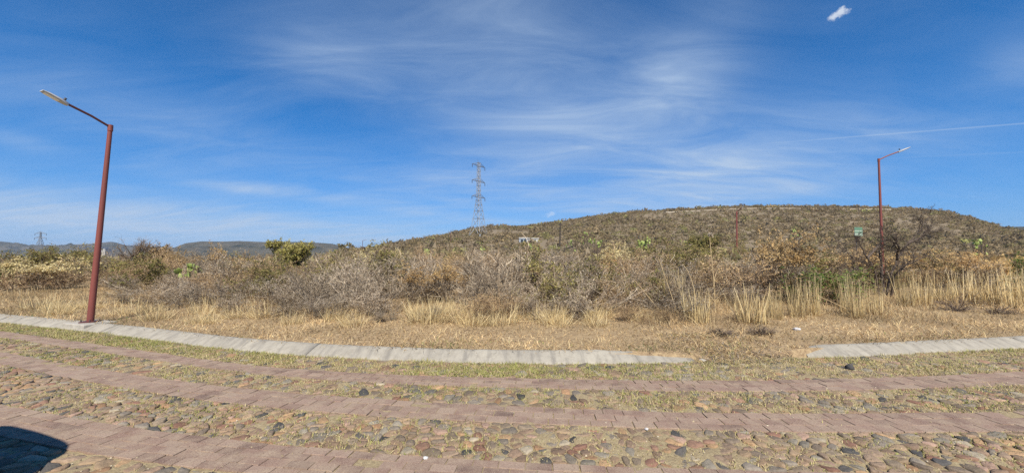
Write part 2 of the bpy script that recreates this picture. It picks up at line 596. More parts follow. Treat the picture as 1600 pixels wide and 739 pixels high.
m3 = obj('mountain', mountain([(1480, 402), (1530, 368), (1555, 357), (1575, 354.5), (1600, 354), (1640, 357), (1720, 352), (1850, 366), (2000, 398)], 900, 23, base=0.0))
for m_ in (m1, m2, m3):
    tag(m_, kind='structure')

# ------------------------------------------------------------------ road: bed, cobbles, brick bands
def bed_material():
    m, g, b = new_mat('sandy_bed')
    tc = g.n('ShaderNodeTexCoord')
    P = tc.outputs['Object']
    n1 = g.noise(P, 2.2, 6.0, 0.6)
    n2 = g.noise(P, 38.0, 5.0, 0.7)
    n3 = g.noise(P, 150.0, 3.0, 0.6)
    c = g.mix(g.ramp(n1, [(0.35, 0.0), (0.65, 1.0)]), (0.33, 0.26, 0.155), (0.25, 0.19, 0.11))
    c = g.mix(g.ramp(n2, [(0.42, 0.0), (0.62, 1.0)]), c, (0.39, 0.32, 0.185))
    c = g.mix(g.ramp(n3, [(0.35, 0.6), (0.5, 0.0)]), c, (0.17, 0.125, 0.08))
    g.l(c, b.inputs['Base Color'])
    b.inputs['Roughness'].default_value = 0.95
    b.inputs['Specular IOR Level'].default_value = 0.1
    bp = g.n('ShaderNodeBump')
    bp.inputs['Strength'].default_value = 0.8
    bp.inputs['Distance'].default_value = 0.012
    g.l(n2, bp.inputs['Height'])
    g.l(bp.outputs[0], b.inputs['Normal'])
    return m
_b1 = sines(31, 16, 0.3, 6.0)
_b2 = sines(32, 22, 2.5, 9.0)
def bed_z(x, y):
    return 0.0052 + 0.0035 * _b1(x, y) + 0.006 * _b2(x, y)
ROAD = None
def build_road():
    global ROAD
    xs = np.concatenate([np.linspace(-38, -14.2, 60), np.arange(-14, 12.01, 0.055), np.linspace(12.2, 40, 70)])
    vs = np.concatenate([np.linspace(0, 0.55, 6)[:-1], np.linspace(0.55, 1.0, 66)])
    X, Vv = np.meshgrid(xs, vs, indexing='ij')
    y1 = KB(X) + 0.12
    y0 = -9.0 + 0 * X
    Y = y0 + (y1 - y0) * Vv
    Z = bed_z(X, Y) * (np.abs(X) < 14) + 0.0
    for lo_, hi_ in ((E1B, E1T), (E2B, E2T), (E3B, E3T)):
        inb = (Y > lo_(X) + 0.03) & (Y < hi_(X) - 0.03)
        Z = np.where(inb, 0.011, Z)
    V = np.stack([X, Y, Z], -1).reshape(-1, 3)
    I = np.arange(len(xs) * len(vs)).reshape(len(xs), len(vs))
    F = np.stack([I[:-1, :-1], I[1:, :-1], I[1:, 1:], I[:-1, 1:]], -1).reshape(-1, 4)
    ROAD = tag(obj('road', mesh_np('road', V, F, bed_material(), smooth=True)), kind='structure')
build_road()

COBBLE_COLS = np.array([(0.225, 0.165, 0.12), (0.21, 0.155, 0.12), (0.25, 0.19, 0.135), (0.20, 0.165, 0.13), (0.235, 0.18, 0.14), (0.17, 0.14, 0.115), (0.19, 0.17, 0.15), (0.21, 0.195, 0.17),
                        (0.195, 0.115, 0.09), (0.235, 0.15, 0.115), (0.10, 0.096, 0.095), (0.07, 0.07, 0.073), (0.31, 0.215, 0.135), (0.28, 0.20, 0.165), (0.29, 0.26, 0.21), (0.255, 0.165, 0.105)])
COBBLE_W = np.array([3, 3, 3, 3, 3, 2.5, 2.5, 2, 1.3, 1.6, 1.2, 0.8, 1.5, 1.3, 1.0, 0.8])
COBBLE_W = COBBLE_W / COBBLE_W.sum()
MAT_COBBLE = mat_attr('cobble_stone', rough=0.85, var=0.25, nscale=34.0, namt=0.62, bump=1.0, spec=0.2, gain=1.0)
def clip_poly(P, a, nrm):
    """keep the side where (p-a).nrm <= 0"""
    out = []
    d = [(p[0] - a[0]) * nrm[0] + (p[1] - a[1]) * nrm[1] for p in P]
    for i in range(len(P)):
        j = (i + 1) % len(P)
        if d[i] <= 0:
            out.append(P[i])
        if (d[i] < 0 < d[j]) or (d[j] < 0 < d[i]):
            t = d[i] / (d[i] - d[j])
            out.append((P[i][0] + (P[j][0] - P[i][0]) * t, P[i][1] + (P[j][1] - P[i][1]) * t))
    return out
def cobble_cells(lo, hi, x0, x1, sp, rng):
    pts = []
    for _ in range(int((x1 - x0) * 2.2)):
        x = rng.uniform(x0, x1)
        pts.append((x, rng.uniform(float(lo(x)), float(hi(x)))))
    x = x0
    row = 0
    while x < x1:
        a, b_ = float(lo(x)), float(hi(x))
        k = max(1, int(round((b_ - a) / (sp * 0.9))))
        for i in range(k):
            if rng.random() < 0.12:
                continue
            pts.append((x + rng.uniform(-0.55, 0.55) * sp, a + (b_ - a) * (i + 0.5 + 0.5 * (row % 2) - 0.25 + rng.uniform(-0.5, 0.5)) / k))
        x += sp
        row += 1
    pts = np.array(pts)
    cells = []
    for i, p in enumerate(pts):
        d2 = ((pts - p) ** 2).sum(1)
        nb = np.argsort(d2)[1:13]
        s = sp * 1.15
        P = [(p[0] + s * math.cos(a), p[1] + s * math.sin(a) * 0.9) for a in np.linspace(0, 2 * math.pi, 10, endpoint=False)]
        for j in nb:
            q = pts[j]
            v = q - p
            L = math.hypot(*v)
            if L < 1e-6:
                continue
            mid = p + v * (0.5 - 0.0045 / L)
            P = clip_poly(P, mid, v / L)
            if len(P) < 3:
                break
        if len(P) < 3:
            continue
        for fn, sgn, off in ((lo, -1, 0.006), (hi, 1, -0.006)):
            yy = float(fn(p[0]))
            sl = (float(fn(p[0] + 0.1)) - yy) / 0.1
            nrm = np.array([-sl, 1.0]) / math.hypot(1, sl) * sgn
            P = clip_poly(P, (p[0], yy + off), nrm)
            if len(P) < 3:
                break
        if len(P) < 3:
            continue
        P = np.array(P)
        c = P.mean(0)
        area = 0.5 * abs(np.dot(P[:, 0], np.roll(P[:, 1], 1)) - np.dot(P[:, 1], np.roll(P[:, 0], 1)))
        if area < 0.0016:
            continue
        cells.append((c, P))
    return cells
def cobble_geo(c, P, rng, hr=(0.008, 0.03)):
    # corner-cut outline, then rings up to a worn, slightly tilted crown
    Q = []
    for i in range(len(P)):
        a, b_ = P[i], P[(i + 1) % len(P)]
        if np.hypot(*(b_ - a)) < 0.02:
            Q.append((a + b_) / 2)
            continue
        Q.append(a * 0.79 + b_ * 0.21)
        Q.append(a * 0.21 + b_ * 0.79)
    Q = np.array(Q) - c
    k = rng.uniform(0.86, 1.03)
    Q = Q * k * (1 + rng.uniform(-0.10, 0.08, (len(Q), 1)))
    n = len(Q)
    h = rng.uniform(*hr)
    tilt = rng.normal(0, 0.09, 2)
    V = []
    for s, z in ((1.0, -0.03), (0.985, 0.5 * h), (0.88, 0.90 * h), (0.45, 1.0 * h)):
        zz = z + (Q @ tilt) * s * (1 if z > 0 else 0) + (rng.normal(0, 0.0022, n) if z > 0 else 0)
        V += [np.column_stack([Q * s, np.broadcast_to(zz, n)])]
    V = np.concatenate(V + [np.array([[0, 0, h]])])
    F4, F3 = [], []
    for r in range(3):
        for i in range(n):
            j = (i + 1) % n
            F4.append((r * n + i, r * n + j, (r + 1) * n + j, (r + 1) * n + i))
    for i in range(n):
        F3.append((3 * n + i, 3 * n + (i + 1) % n, 4 * n))
    return V, np.array(F4), np.array(F3)
def cobble_strip(name, lo, hi, x0, x1, sp, seed, hr):
    rng = np.random.default_rng(seed)
    st = tag(empty(name, (0, 0, 0)), kind='structure')
    cells = cobble_cells(lo, hi, x0, x1, sp, rng)
    cells.sort(key=lambda c: (abs(c[0][0]) > 1.36 * c[0][1] + 0.1, c[0][0] ** 2 * 0.3 + c[0][1] ** 2))
    RV, R4, R3, RC, off = [], [], [], [], 0
    for i, (c, P) in enumerate(cells):
        V, F4, F3 = cobble_geo(c, P, rng, hr)
        col = COBBLE_COLS[rng.choice(len(COBBLE_COLS), p=COBBLE_W)] * rng.uniform(0.8, 1.2)
        col = col * np.array([1.06, 1.0, 0.88])
        if i < 300:
            me = mesh_np('cobble', V, [F4, F3], MAT_COBBLE, np.tile(col, (len(V), 1)), smooth=True)
            obj('cobble', me, st, (c[0], c[1], 0.0))
        else:
            RV.append(V + np.array([c[0], c[1], 0])); R4.append(F4 + off); R3.append(F3 + off)
            RC.append(np.tile(col, (len(V), 1))); off += len(V)
    if RV:
        o = obj('cobbles', mesh_np('cobbles', np.concatenate(RV), [np.concatenate(R4), np.concatenate(R3)], MAT_COBBLE, np.concatenate(RC), smooth=True), st)
        o['kind'] = 'stuff'
cobble_strip('cobble_pavement', lambda x: E1T(x), lambda x: KB(x) - 0.02, -13.2, 10.2, 0.15, 41, (0.004, 0.018))
cobble_strip('cobble_pavement', lambda x: E2T(x), lambda x: E1B(x), -10.5, 8.0, 0.125, 42, (0.006, 0.022))
cobble_strip('cobble_pavement', lambda x: E3T(x), lambda x: E2B(x), -8.2, 6.2, 0.102, 43, (0.007, 0.024))
cobble_strip('cobble_pavement', lambda x: E3B(x) - 0.75, lambda x: E3B(x), -6.0, 4.2, 0.12, 44, (0.007, 0.024))

def brick_material():
    m, g, b = new_mat('red_paving_brick')
    oi = g.n('ShaderNodeObjectInfo')
    tc = g.n('ShaderNodeTexCoord')
    P = tc.outputs['Object']
    geo = g.n('ShaderNodeNewGeometry')
    W = geo.outputs['Position']
    c = g.ramp(oi.outputs['Random'], [(0.0, (0.13, 0.085, 0.065)), (0.2, (0.20, 0.128, 0.096)), (0.6, (0.24, 0.155, 0.115)), (0.85, (0.29, 0.20, 0.15)), (1.0, (0.32, 0.235, 0.175))])
    n1 = g.noise(W, 5.0, 7.0, 0.7)
    n2 = g.noise(W, 70.0, 4.0, 0.7)
    n3 = g.noise(W, 240.0, 2.0, 0.6)
    c = g.mix(g.ramp(n1, [(0.40, 0.0), (0.62, 0.9)]), c, (0.33, 0.25, 0.175))
    c = g.mix(g.ramp(n2, [(0.48, 0.0), (0.66, 0.75)]), c, (0.17, 0.105, 0.085))
    c = g.mix(g.ramp(n3, [(0.54, 0.0), (0.64, 0.8)]), c, (0.44, 0.34, 0.26))
    g.l(c, b.inputs['Base Color'])
    b.inputs['Roughness'].default_value = 0.9
    bp = g.n('ShaderNodeBump')
    bp.inputs['Strength'].default_value = 0.5
    bp.inputs['Distance'].default_value = 0.006
    g.l(n2, bp.inputs['Height'])
    g.l(bp.outputs[0], b.inputs['Normal'])
    return m
MAT_BRICK = brick_material()
_mb = MB().box((0, 0, 0), (1, 1, 1))
def brick_mesh(seed):
    r = np.random.default_rng(seed)
    bx, by = 0.02, 0.014
    ring = lambda hx, hy, z: [(-hx + r.normal(0, .006), -hy + r.normal(0, .006), z + r.normal(0, .015)), (hx, -hy + r.normal(0, .008), z + r.normal(0, .03)), (hx + r.normal(0, .006), hy, z + r.normal(0, .03)), (-hx, hy + r.normal(0, .006), z + r.normal(0, .03))]
    P = np.array(ring(.5, .5, -1.0) + ring(.5, .5, -0.07) + ring(.5 - bx, .5 - by, 0.0))
    F = [[8, 9, 10, 11]]
    for k in range(2):
        for i in range(4):
            j = (i + 1) % 4
            F.append([k * 4 + i, k * 4 + j, k * 4 + 4 + j, k * 4 + 4 + i])
    return mesh_np('brick', P, [np.array(F)], MAT_BRICK)
BRICKS = [brick_mesh(i) for i in range(8)]
def brick_band(lo, hi, x0, x1, rows, seed, blen=0.2):
    rng = np.random.default_rng(seed)
    st = tag(empty('brick_band'), kind='structure')
    todo = []
    for r in range(rows):
        f = (r + 0.5) / rows
        cen = lambda x: lo(x) + (hi(x) - lo(x)) * f
        x = x0 + (r % 2) * blen * 0.5
        while x < x1:
            sl = (cen(x + 0.1) - cen(x - 0.1)) / 0.2
            cs = 1 / math.sqrt(1 + sl * sl)
            w = (hi(x) - lo(x)) / rows * cs
            L = blen * rng.uniform(0.97, 1.03)
            xm = x + L * cs / 2
            todo.append((xm, float(cen(xm)), math.atan(sl), L, float(w)))
            x += L * cs
    todo.sort(key=lambda q: (abs(q[0]) > 1.36 * q[1] + 0.1, q[0] ** 2 * 0.3 + q[1] ** 2))
    rest = []
    for i, (x, y, a, L, w) in enumerate(todo):
        sx, sy = L - rng.uniform(0.003, 0.012), w - rng.uniform(0.0005, 0.006)
        z = 0.0185 + rng.normal(0, 0.0018) - (0.006 if rng.random() < 0.05 else 0) + 0.002 * float(_b1(x, y))
        me = BRICKS[rng.integers(8)]
        if i < 300:
            o = obj('brick', me, st, (x, y, z), a + rng.normal(0, 0.008), (float(sx), float(sy), 0.05))
            o.rotation_euler[0] = rng.normal(0, 0.004)
            o.rotation_euler[1] = rng.normal(0, 0.006)
        else:
            v = np.empty(len(me.vertices) * 3, np.float32)
            me.vertices.foreach_get('co', v)
            v = v.reshape(-1, 3) * np.array([sx, sy, 0.05])
            cs, sn = math.cos(a), math.sin(a)
            v = v @ np.array([[cs, sn, 0], [-sn, cs, 0], [0, 0, 1]]) + np.array([x, y, z])
            rest.append(v)
    if rest:
        F = np.array([list(p.vertices) for p in BRICKS[0].polygons])
        o = obj('bricks', mesh_np('bricks', np.concatenate(rest), [np.concatenate([F + 12 * i for i in range(len(rest))])], MAT_BRICK), st)
        o['kind'] = 'stuff'
brick_band(E1B, E1T, -12.6, 9.2, 3, 51)
brick_band(E2B, E2T, -9.8, 7.0, 3, 52)
brick_band(E3B, E3T, -7.0, 5.2, 4, 53)

# ------------------------------------------------------------------ kerb in cast sections
MAT_KERB = None
def kerb_material():
    m, g, b = new_mat('weathered_concrete')
    tc = g.n('ShaderNodeTexCoord')
    P = tc.outputs['Object']
    n1 = g.noise(P, 1.3, 5.0, 0.6)
    n2 = g.noise(P, 9.0, 7.0, 0.7)
    n3 = g.noise(P, 90.0, 4.0, 0.65)
    mp = g.n('ShaderNodeMapping')
    g.l(P, mp.inputs[0])
    mp.inputs['Scale'].default_value = (9.0, 1.2, 3.0)
    n4 = g.noise(mp.outputs[0], 1.0, 5.0, 0.6)
    c = g.mix(g.ramp(n1, [(0.35, 0.0), (0.65, 1.0)]), (0.37, 0.34, 0.275), (0.31, 0.285, 0.235))
    c = g.mix(g.ramp(n2, [(0.46, 0.0), (0.66, 0.8)]), c, (0.25, 0.225, 0.18))
    c = g.mix(g.ramp(n4, [(0.47, 0.0), (0.68, 0.75)]), c, (0.19, 0.175, 0.15))
    c = g.mix(g.ramp(n3, [(0.56, 0.0), (0.66, 0.4)]), c, (0.48, 0.44, 0.37))
    g.l(c, b.inputs['Base Color'])
    b.inputs['Roughness'].default_value = 0.92
    b.inputs['Specular IOR Level'].default_value = 0.2
    bp = g.n('ShaderNodeBump')
    bp.inputs['Strength'].default_value = 0.6
    bp.inputs['Distance'].default_value = 0.012
    g.l(n2, bp.inputs['Height'])
    g.l(bp.outputs[0], b.inputs['Normal'])
    return m
MAT_KERB = kerb_material()
def build_kerb(x0, x1, label_seed, end_taper=None, start_taper=None):
    rng = np.random.default_rng(label_seed)
    st = tag(empty('kerb'), kind='structure')
    cuts = [x0]
    while cuts[-1] < x1 - 5.4:
        cuts.append(cuts[-1] + rng.uniform(3.0, 5.2))
    cuts.append(x1)
    prof = np.array([(0.0, -0.06), (0.0, 0.012), (0.035, 0.034), (0.14, 0.078), (0.235, 0.116), (0.285, 0.131), (0.335, 0.132), (0.365, 0.118), (0.372, -0.02)])
    for a, b_ in zip(cuts[:-1], cuts[1:]):
        ns = max(6, int((b_ - a) / 0.09))
        xs = np.linspace(a + 0.0015, b_ - 0.0015, ns)
        dz, dn = rng.normal(0, 0.002), rng.normal(0, 0.003)
        V = []
        for x in xs:
            hs = 1.0
            skew = 0.0
            if end_taper and x > x1 - end_taper:
                f = (x - (x1 - end_taper)) / end_taper
                hs = 1 - 0.8 * f ** 1.4
            if start_taper and x < x0 + start_taper:
                f = 1 - (x - x0) / start_taper
                hs = 1 - 0.45 * f ** 1.4
                skew = 0.16 * f
            wob = 0.006 * float(_b1(x * 0.8, 3.0)) + dn
            sl = float(KB(x + 0.1) - KB(x - 0.1)) / 0.2
            nx, ny = -sl / math.hypot(1, sl), 1 / math.hypot(1, sl)
            for i, (n, z) in enumerate(prof):
                chip = rng.normal(0, 0.0028) + (0.025 * (z < 0.05) if rng.random() < 0.02 else 0)
                nn = n + wob + chip + skew * (1 - n / 0.372)
                zz = z * hs if z > 0 else z
                zz += (dz + rng.normal(0, 0.0018)) if z > 0 else 0
                V.append((x + nx * nn, float(KB(x)) + ny * nn, zz))
        m = len(prof)
        I = np.arange(ns * m).reshape(ns, m)
        F = np.stack([I[:-1, :-1], I[1:, :-1], I[1:, 1:], I[:-1, 1:]], -1).reshape(-1, 4)
        caps = np.array([I[0, ::-1], I[-1]])
        obj('kerb_section', mesh_np('kerb_section', V, [F, caps], MAT_KERB, smooth=True), st)
build_kerb(-30.0, GX0 + 0.05, 61, end_taper=1.5)
build_kerb(GX1 - 0.15, 30.0, 62, start_taper=0.45)

# ------------------------------------------------------------------ plants: growing helpers
def nrm(v):
    return v / np.maximum(np.linalg.norm(v, axis=-1, keepdims=True), 1e-9)
def grow(rng, P, D, L, nseg, bend, up=0.0):
    pts, d = [P], nrm(D)
    for i in range(nseg):
        d = d + rng.normal(0, bend, d.shape)
        d[:, 2] += up
        d = nrm(d)
        P = P + d * (L / nseg)[:, None]
        pts.append(P)
    return np.stack(pts, 1)
def branch(rng, pts, m, t0, t1, ang, upb=0.0):
    N, S = pts.shape[0], pts.shape[1] - 1
    idx = np.repeat(np.arange(N), m)
    t = rng.uniform(t0, t1, N * m) * S
    i = np.minimum(t.astype(int), S - 1)
    f = (t - i)[:, None]
    a, b_ = pts[idx, i], pts[idx, i + 1]
    d = nrm(b_ - a) + rng.normal(0, ang, (N * m, 3))
    d[:, 2] += upb
    return a + (b_ - a) * f, nrm(d), idx
def ribbons(rng, pts, r0, r1):
    N, S = pts.shape[0], pts.shape[1]
    d = nrm(pts[:, -1] - pts[:, 0])
    side = nrm(np.cross(d, rng.normal(0, 1, (N, 3))))
    r = np.linspace(0, 1, S)[None, :] * (r1 - r0)[:, None] + r0[:, None] if hasattr(r0, '__len__') else np.broadcast_to(np.linspace(r0, r1, S), (N, S))
    A = pts - side[:, None] * r[..., None]
    B = pts + side[:, None] * r[..., None]
    V = np.stack([A, B], 2).reshape(-1, 3)
    base = (np.arange(N) * S * 2)[:, None] + (np.arange(S - 1) * 2)[None]
    base = base.ravel()
    F = np.stack([base, base + 1, base + 3, base + 2], -1)
    return V, F, S * 2
def tubes3(rng, pts, r0, r1, k=4):
    N, S = pts.shape[0], pts.shape[1]
    d = nrm(pts[:, -1] - pts[:, 0])
    a = nrm(np.cross(d, rng.normal(0, 1, (N, 3))))
    b_ = np.cross(d, a)
    r = np.linspace(0, 1, S)[None, :, None] * (np.asarray(r1) - np.asarray(r0)).reshape(-1, 1, 1) + np.asarray(r0).reshape(-1, 1, 1)
    r = np.broadcast_to(r, (N, S, 1))
    V = np.stack([pts + (a * math.cos(q) + b_ * math.sin(q))[:, None] * r for q in np.arange(k) * 2 * math.pi / k], 2).reshape(-1, 3)
    base = ((np.arange(N) * S * k)[:, None] + (np.arange(S - 1) * k)[None]).ravel()
    F = np.concatenate([np.stack([base + i, base + (i + 1) % k, base + k + (i + 1) % k, base + k + i], -1) for i in range(k)])
    return V, F, S * k
def leaves(rng, P, size, long=1.6, droop=0.0):
    N = len(P)
    d = nrm(rng.normal(0, 1, (N, 3)) + np.array([0, 0, -droop]))
    s = nrm(np.cross(d, rng.normal(0, 1, (N, 3))))
    L = (size * rng.uniform(0.6, 1.4, N))[:, None]
    V = np.stack([P, P + d * L * 0.5 * long + s * L * 0.5, P + d * L * long, P + d * L * 0.5 * long - s * L * 0.5], 1).reshape(-1, 3)
    base = np.arange(N) * 4
    return V, np.stack([base, base + 1, base + 2, base + 3], -1)
def pick(rng, pal, n, jit=0.15):
    pal = np.asarray(pal)
    c = pal[rng.integers(len(pal), size=n)]
    return c * rng.uniform(1 - jit, 1 + jit, (n, 1))

MAT_TWIG = mat_attr('dry_twig', rough=0.9, var=0.85, gain=1.12)
MAT_LEAF = mat_attr('shrub_leaf', gain=1.15, rough=0.75, var=0.5, spec=0.2, transl=0.22)
MAT_STRAW = mat_attr('straw_blade', rough=0.8, var=0.25, spec=0.2, transl=0.2)

PAL = {
    'treeolive': [(0.24, 0.22, 0.06), (0.30, 0.27, 0.08), (0.19, 0.175, 0.05), (0.34, 0.29, 0.10)],
    'darktwig': [(0.11, 0.085, 0.066), (0.15, 0.118, 0.092), (0.08, 0.06, 0.048)],
    'greytwig': [(0.275, 0.215, 0.15), (0.335, 0.27, 0.19), (0.20, 0.155, 0.105), (0.43, 0.36, 0.26), (0.13, 0.098, 0.068)],
    'browntwig': [(0.30, 0.21, 0.125), (0.24, 0.165, 0.10), (0.36, 0.265, 0.155), (0.18, 0.125, 0.08)],
    'tanleaf': [(0.42, 0.30, 0.15), (0.50, 0.38, 0.21), (0.34, 0.225, 0.11), (0.46, 0.32, 0.145)],
    'ochre': [(0.46, 0.305, 0.125), (0.40, 0.255, 0.105), (0.50, 0.36, 0.17), (0.36, 0.235, 0.11)],
    'olive': [(0.17, 0.165, 0.05), (0.22, 0.20, 0.06), (0.13, 0.125, 0.04), (0.27, 0.23, 0.08), (0.23, 0.175, 0.07)],
    'green': [(0.10, 0.15, 0.035), (0.14, 0.19, 0.04), (0.07, 0.11, 0.03), (0.19, 0.21, 0.06)],
    'pale': [(0.42, 0.37, 0.295), (0.36, 0.30, 0.23), (0.47, 0.415, 0.325), (0.28, 0.23, 0.17)],
    'plume': [(0.55, 0.46, 0.22), (0.50, 0.40, 0.19), (0.60, 0.52, 0.30)],
    'straw': [(0.66, 0.53, 0.28), (0.60, 0.46, 0.23), (0.72, 0.59, 0.34), (0.50, 0.38, 0.19)],
    'matgrass': [(0.53, 0.39, 0.20), (0.46, 0.32, 0.155), (0.60, 0.47, 0.255), (0.38, 0.26, 0.135), (0.42, 0.34, 0.21), (0.27, 0.19, 0.11)],
    'roadgrass': [(0.44, 0.39, 0.16), (0.50, 0.43, 0.21), (0.35, 0.345, 0.11), (0.27, 0.285, 0.085), (0.54, 0.45, 0.25), (0.44, 0.34, 0.19)],
}

def shrub_meshes(kind, seed, h=1.5, fine=1.0):
    """returns (branches mesh, leaves mesh) about h tall, base at origin"""
    rng = np.random.default_rng(seed)
    P0 = dict(grey=dict(n0=13, spread=0.62, tw='greytwig', lf='pale', nl=260, ls=0.018, top=0.2),
              tan=dict(n0=12, spread=0.60, tw='browntwig', lf='tanleaf', nl=1700, ls=0.023, top=0.2),
              ochre=dict(n0=12, spread=0.55, tw='greytwig', lf='ochre', nl=3400, ls=0.026, top=0.66),
              olive=dict(n0=10, spread=0.70, tw='browntwig', lf='olive', nl=2800, ls=0.036, top=0.25),
              green=dict(n0=10, spread=0.60, tw='browntwig', lf='green', nl=2800, ls=0.042, top=0.1),
              pale=dict(n0=14, spread=0.55, tw='greytwig', lf='pale', nl=1400, ls=0.020, top=0.45),
              plume=dict(n0=12, spread=0.5, tw='browntwig', lf='plume', nl=2200, ls=0.036, top=0.72))[kind]
    n0 = P0['n0']
    V, F, C = [], [], []
    off = 0
    def add(vv, ff, cc):
        nonlocal off
        V.append(vv); F.append(ff + off); C.append(cc); off += len(vv)
    a = rng.uniform(0, 2 * math.pi, n0)
    sp = np.abs(rng.normal(0, P0['spread'], n0)) + 0.12
    D = np.stack([np.cos(a) * np.sin(sp), np.sin(a) * np.sin(sp), np.cos(sp)], -1)
    B = np.stack([np.cos(a), np.sin(a), 0 * a], -1) * rng.uniform(0, 0.16, (n0, 1)) * h / 1.5
    B[:, 2] = -0.05
    L = h * rng.uniform(0.66, 0.95, n0)
    p0 = grow(rng, B, D, L, 5, 0.16, 0.04)
    v, f, k = tubes3(rng, p0, np.full(n0, 0.016 * h / 1.5), np.full(n0, 0.005 * h / 1.5), 4)
    tw = PAL[P0['tw']]
    add(v, f, np.repeat(pick(rng, tw, n0) * 0.8, k, 0))
    s1, d1, i1 = branch(rng, p0, 8, 0.18, 1.0, 0.55, 0.12)
    L1 = L[i1] * rng.uniform(0.25, 0.55, len(i1))
    p1 = grow(rng, s1, d1, L1, 4, 0.17, 0.03)
    v, f, k = ribbons(rng, p1, 0.0085, 0.004)
    add(v, f, np.repeat(pick(rng, tw, len(p1), 0.25) * 1.12, k, 0))
    s2, d2, i2 = branch(rng, p1, int(8 * fine), 0.15, 1.0, 0.6, 0.10)
    L2 = L1[i2] * rng.uniform(0.28, 0.62, len(i2))
    p2 = grow(rng, s2, d2, L2, 3, 0.18, 0.02)
    v, f, k = ribbons(rng, p2, 0.0055, 0.003)
    add(v, f, np.repeat(pick(rng, tw, len(p2), 0.3), k, 0))
    s3, d3, i3 = branch(rng, p2, 2, 0.2, 1.0, 0.7, 0.08)
    L3 = np.maximum(L2[i3] * rng.uniform(0.3, 0.7, len(i3)), 0.04)
    p3 = grow(rng, s3, d3, L3, 2, 0.2, 0.0)
    v, f, k = ribbons(rng, p3, 0.004, 0.002)
    add(v, f, np.repeat(pick(rng, tw, len(p3), 0.35) * 0.9, k, 0))
    zt = float(np.quantile(p3[:, -1, 2], 0.985))
    br = mesh_np('branches', np.concatenate(V), [np.concatenate(F)], MAT_TWIG, np.concatenate(C))
    ends = p3[:, -1]
    hz = np.quantile(ends[:, 2], 0.97)
    wgt = np.where(ends[:, 2] > P0['top'] * hz, 1.0, 0.05) * np.clip(ends[:, 2] / hz, 0.12, 1)
    q = rng.choice(len(ends), P0['nl'], p=wgt / wgt.sum())
    pos = ends[q] + rng.normal(0, 0.022, (P0['nl'], 3))
    v, f = leaves(rng, pos, P0['ls'], 1.7, 0.1)
    # leaf colour differs from sprig to sprig
    pc = pick(rng, PAL[P0['lf']], len(p0), 0.12)
    own = pc[i1[i2[i3[q]]]] * 0.5 + pick(rng, PAL[P0['lf']], P0['nl'], 0.25) * 0.5
    lf = mesh_np('leaves', v, [f], MAT_LEAF, np.repeat(own, 4, 0))
    return br, lf, zt
SHRUBS = {k: [shrub_meshes(k, 100 + 10 * j + i) for i in range(n)] for j, (k, n) in enumerate((('grey', 5), ('tan', 4), ('ochre', 2), ('olive', 3), ('green', 2), ('pale', 3), ('plume', 2)))}
CAT_NAME = dict(grey='grey_shrub', tan='brown_shrub', ochre='ochre_shrub', olive='olive_shrub', green='green_shrub', pale='pale_shrub', plume='plume_shrub')
def put_shrub(kind, x, y, hgt, wid, label, group, rng, split=True):
    br, lf, zt = SHRUBS[kind][rng.integers(len(SHRUBS[kind]))]
    s = hgt / zt
    o = empty(CAT_NAME[kind], (x, y, float(H(x, y)) - 0.03), rng.uniform(0, 2 * math.pi))
    sw = max(s, 0.72 * min(1.0, hgt / 0.8)) * wid
    o.scale = (sw, sw, s)
    tag(o, label, 'shrub', group)
    obj('branches', br, o)
    obj('leaves', lf, o)
    return o

# ------------------------------------------------------------------ thicket of shrubs behind the verge
def kz(x):
    return float(KB(np.clip(x, -35, 38)))
SR = np.random.default_rng(77)
taken = [(at(1380, 440, 12.2)[0], 12.2, 1.25), (at(1380, 440, 13.2)[0], 13.2, 1.2), (at(1345, 440, 11.8)[0], 11.8, 0.5)]      # kept clear for the bare tree
def special(kind, px, py_base, y, hgt, wid, label, group=None):
    p = at(px, py_base, y)
    taken.append((p[0], y, 0.45 * hgt * wid))
    if kind in ('ochre', 'plume'):
        taken.append((p[0] * 0.92, y * 0.92, 0.75))
    return put_shrub(kind, p[0], y, hgt, wid, label, group, SR)
special('ochre', 1235, 470, 11.8, 2.0, 1.15, 'broad shrub with a dome of orange seed heads beside the bare tree')
special('ochre', 1215, 470, 14.8, 1.95, 1.0, 'orange-topped shrub just behind the broad orange one')
special('ochre', 700, 450, 11.5, 1.15, 1.0, 'orange-flecked dry shrub in the middle of the thicket, below the pylon')
special('ochre', 645, 450, 11.6, 1.1, 1.1, 'low orange-brown shrub in the thicket, next to the one below the pylon')
special('ochre', 1520, 440, 15.5, 1.45, 1.4, 'flat rusty orange shrub behind the tall straw grass')
special('ochre', 345, 440, 22.0, 1.8, 0.9, 'orange-crowned bush rising beside the prickly pear')
special('plume', 60, 450, 16.5, 1.15, 1.4, 'shrub with pale yellow plumes at the edge of the picture')
special('plume', 20, 450, 16.0, 1.2, 1.3, 'yellow plumed shrub cut by the picture edge')
special('plume', 105, 450, 17.0, 1.25, 1.2, 'pale yellow feathery shrub near the red lamp post')
special('plume', 600, 440, 16.0, 1.5, 1.0, 'yellowish feathery shrub amid grey thicket')
special('green', 1302, 470, 11.0, 1.05, 1.25, 'dark green leafy bush behind the tall straw grass below the bare tree')
special('green', 1597, 430, 15.5, 1.35, 0.8, 'small green leafy bush at the edge beside straw grass')
special('green', 5, 450, 16.5, 1.1, 0.9, 'small bright green bush cut by the picture edge below yellow plumes')
special('olive', 165, 450, 21.0, 1.7, 1.2, 'green-leaved bush directly behind the red lamp post')
special('olive', 1280, 400, 19.0, 1.6, 0.8, 'olive shrub behind the orange-topped dome')
special('olive', 410, 470, 12.6, 1.0, 1.2, 'low yellowish green bush below the round green tree')
special('olive', 245, 460, 16.0, 1.3, 1.2, 'olive bush with a dark hollow under it, beyond the lamp post')

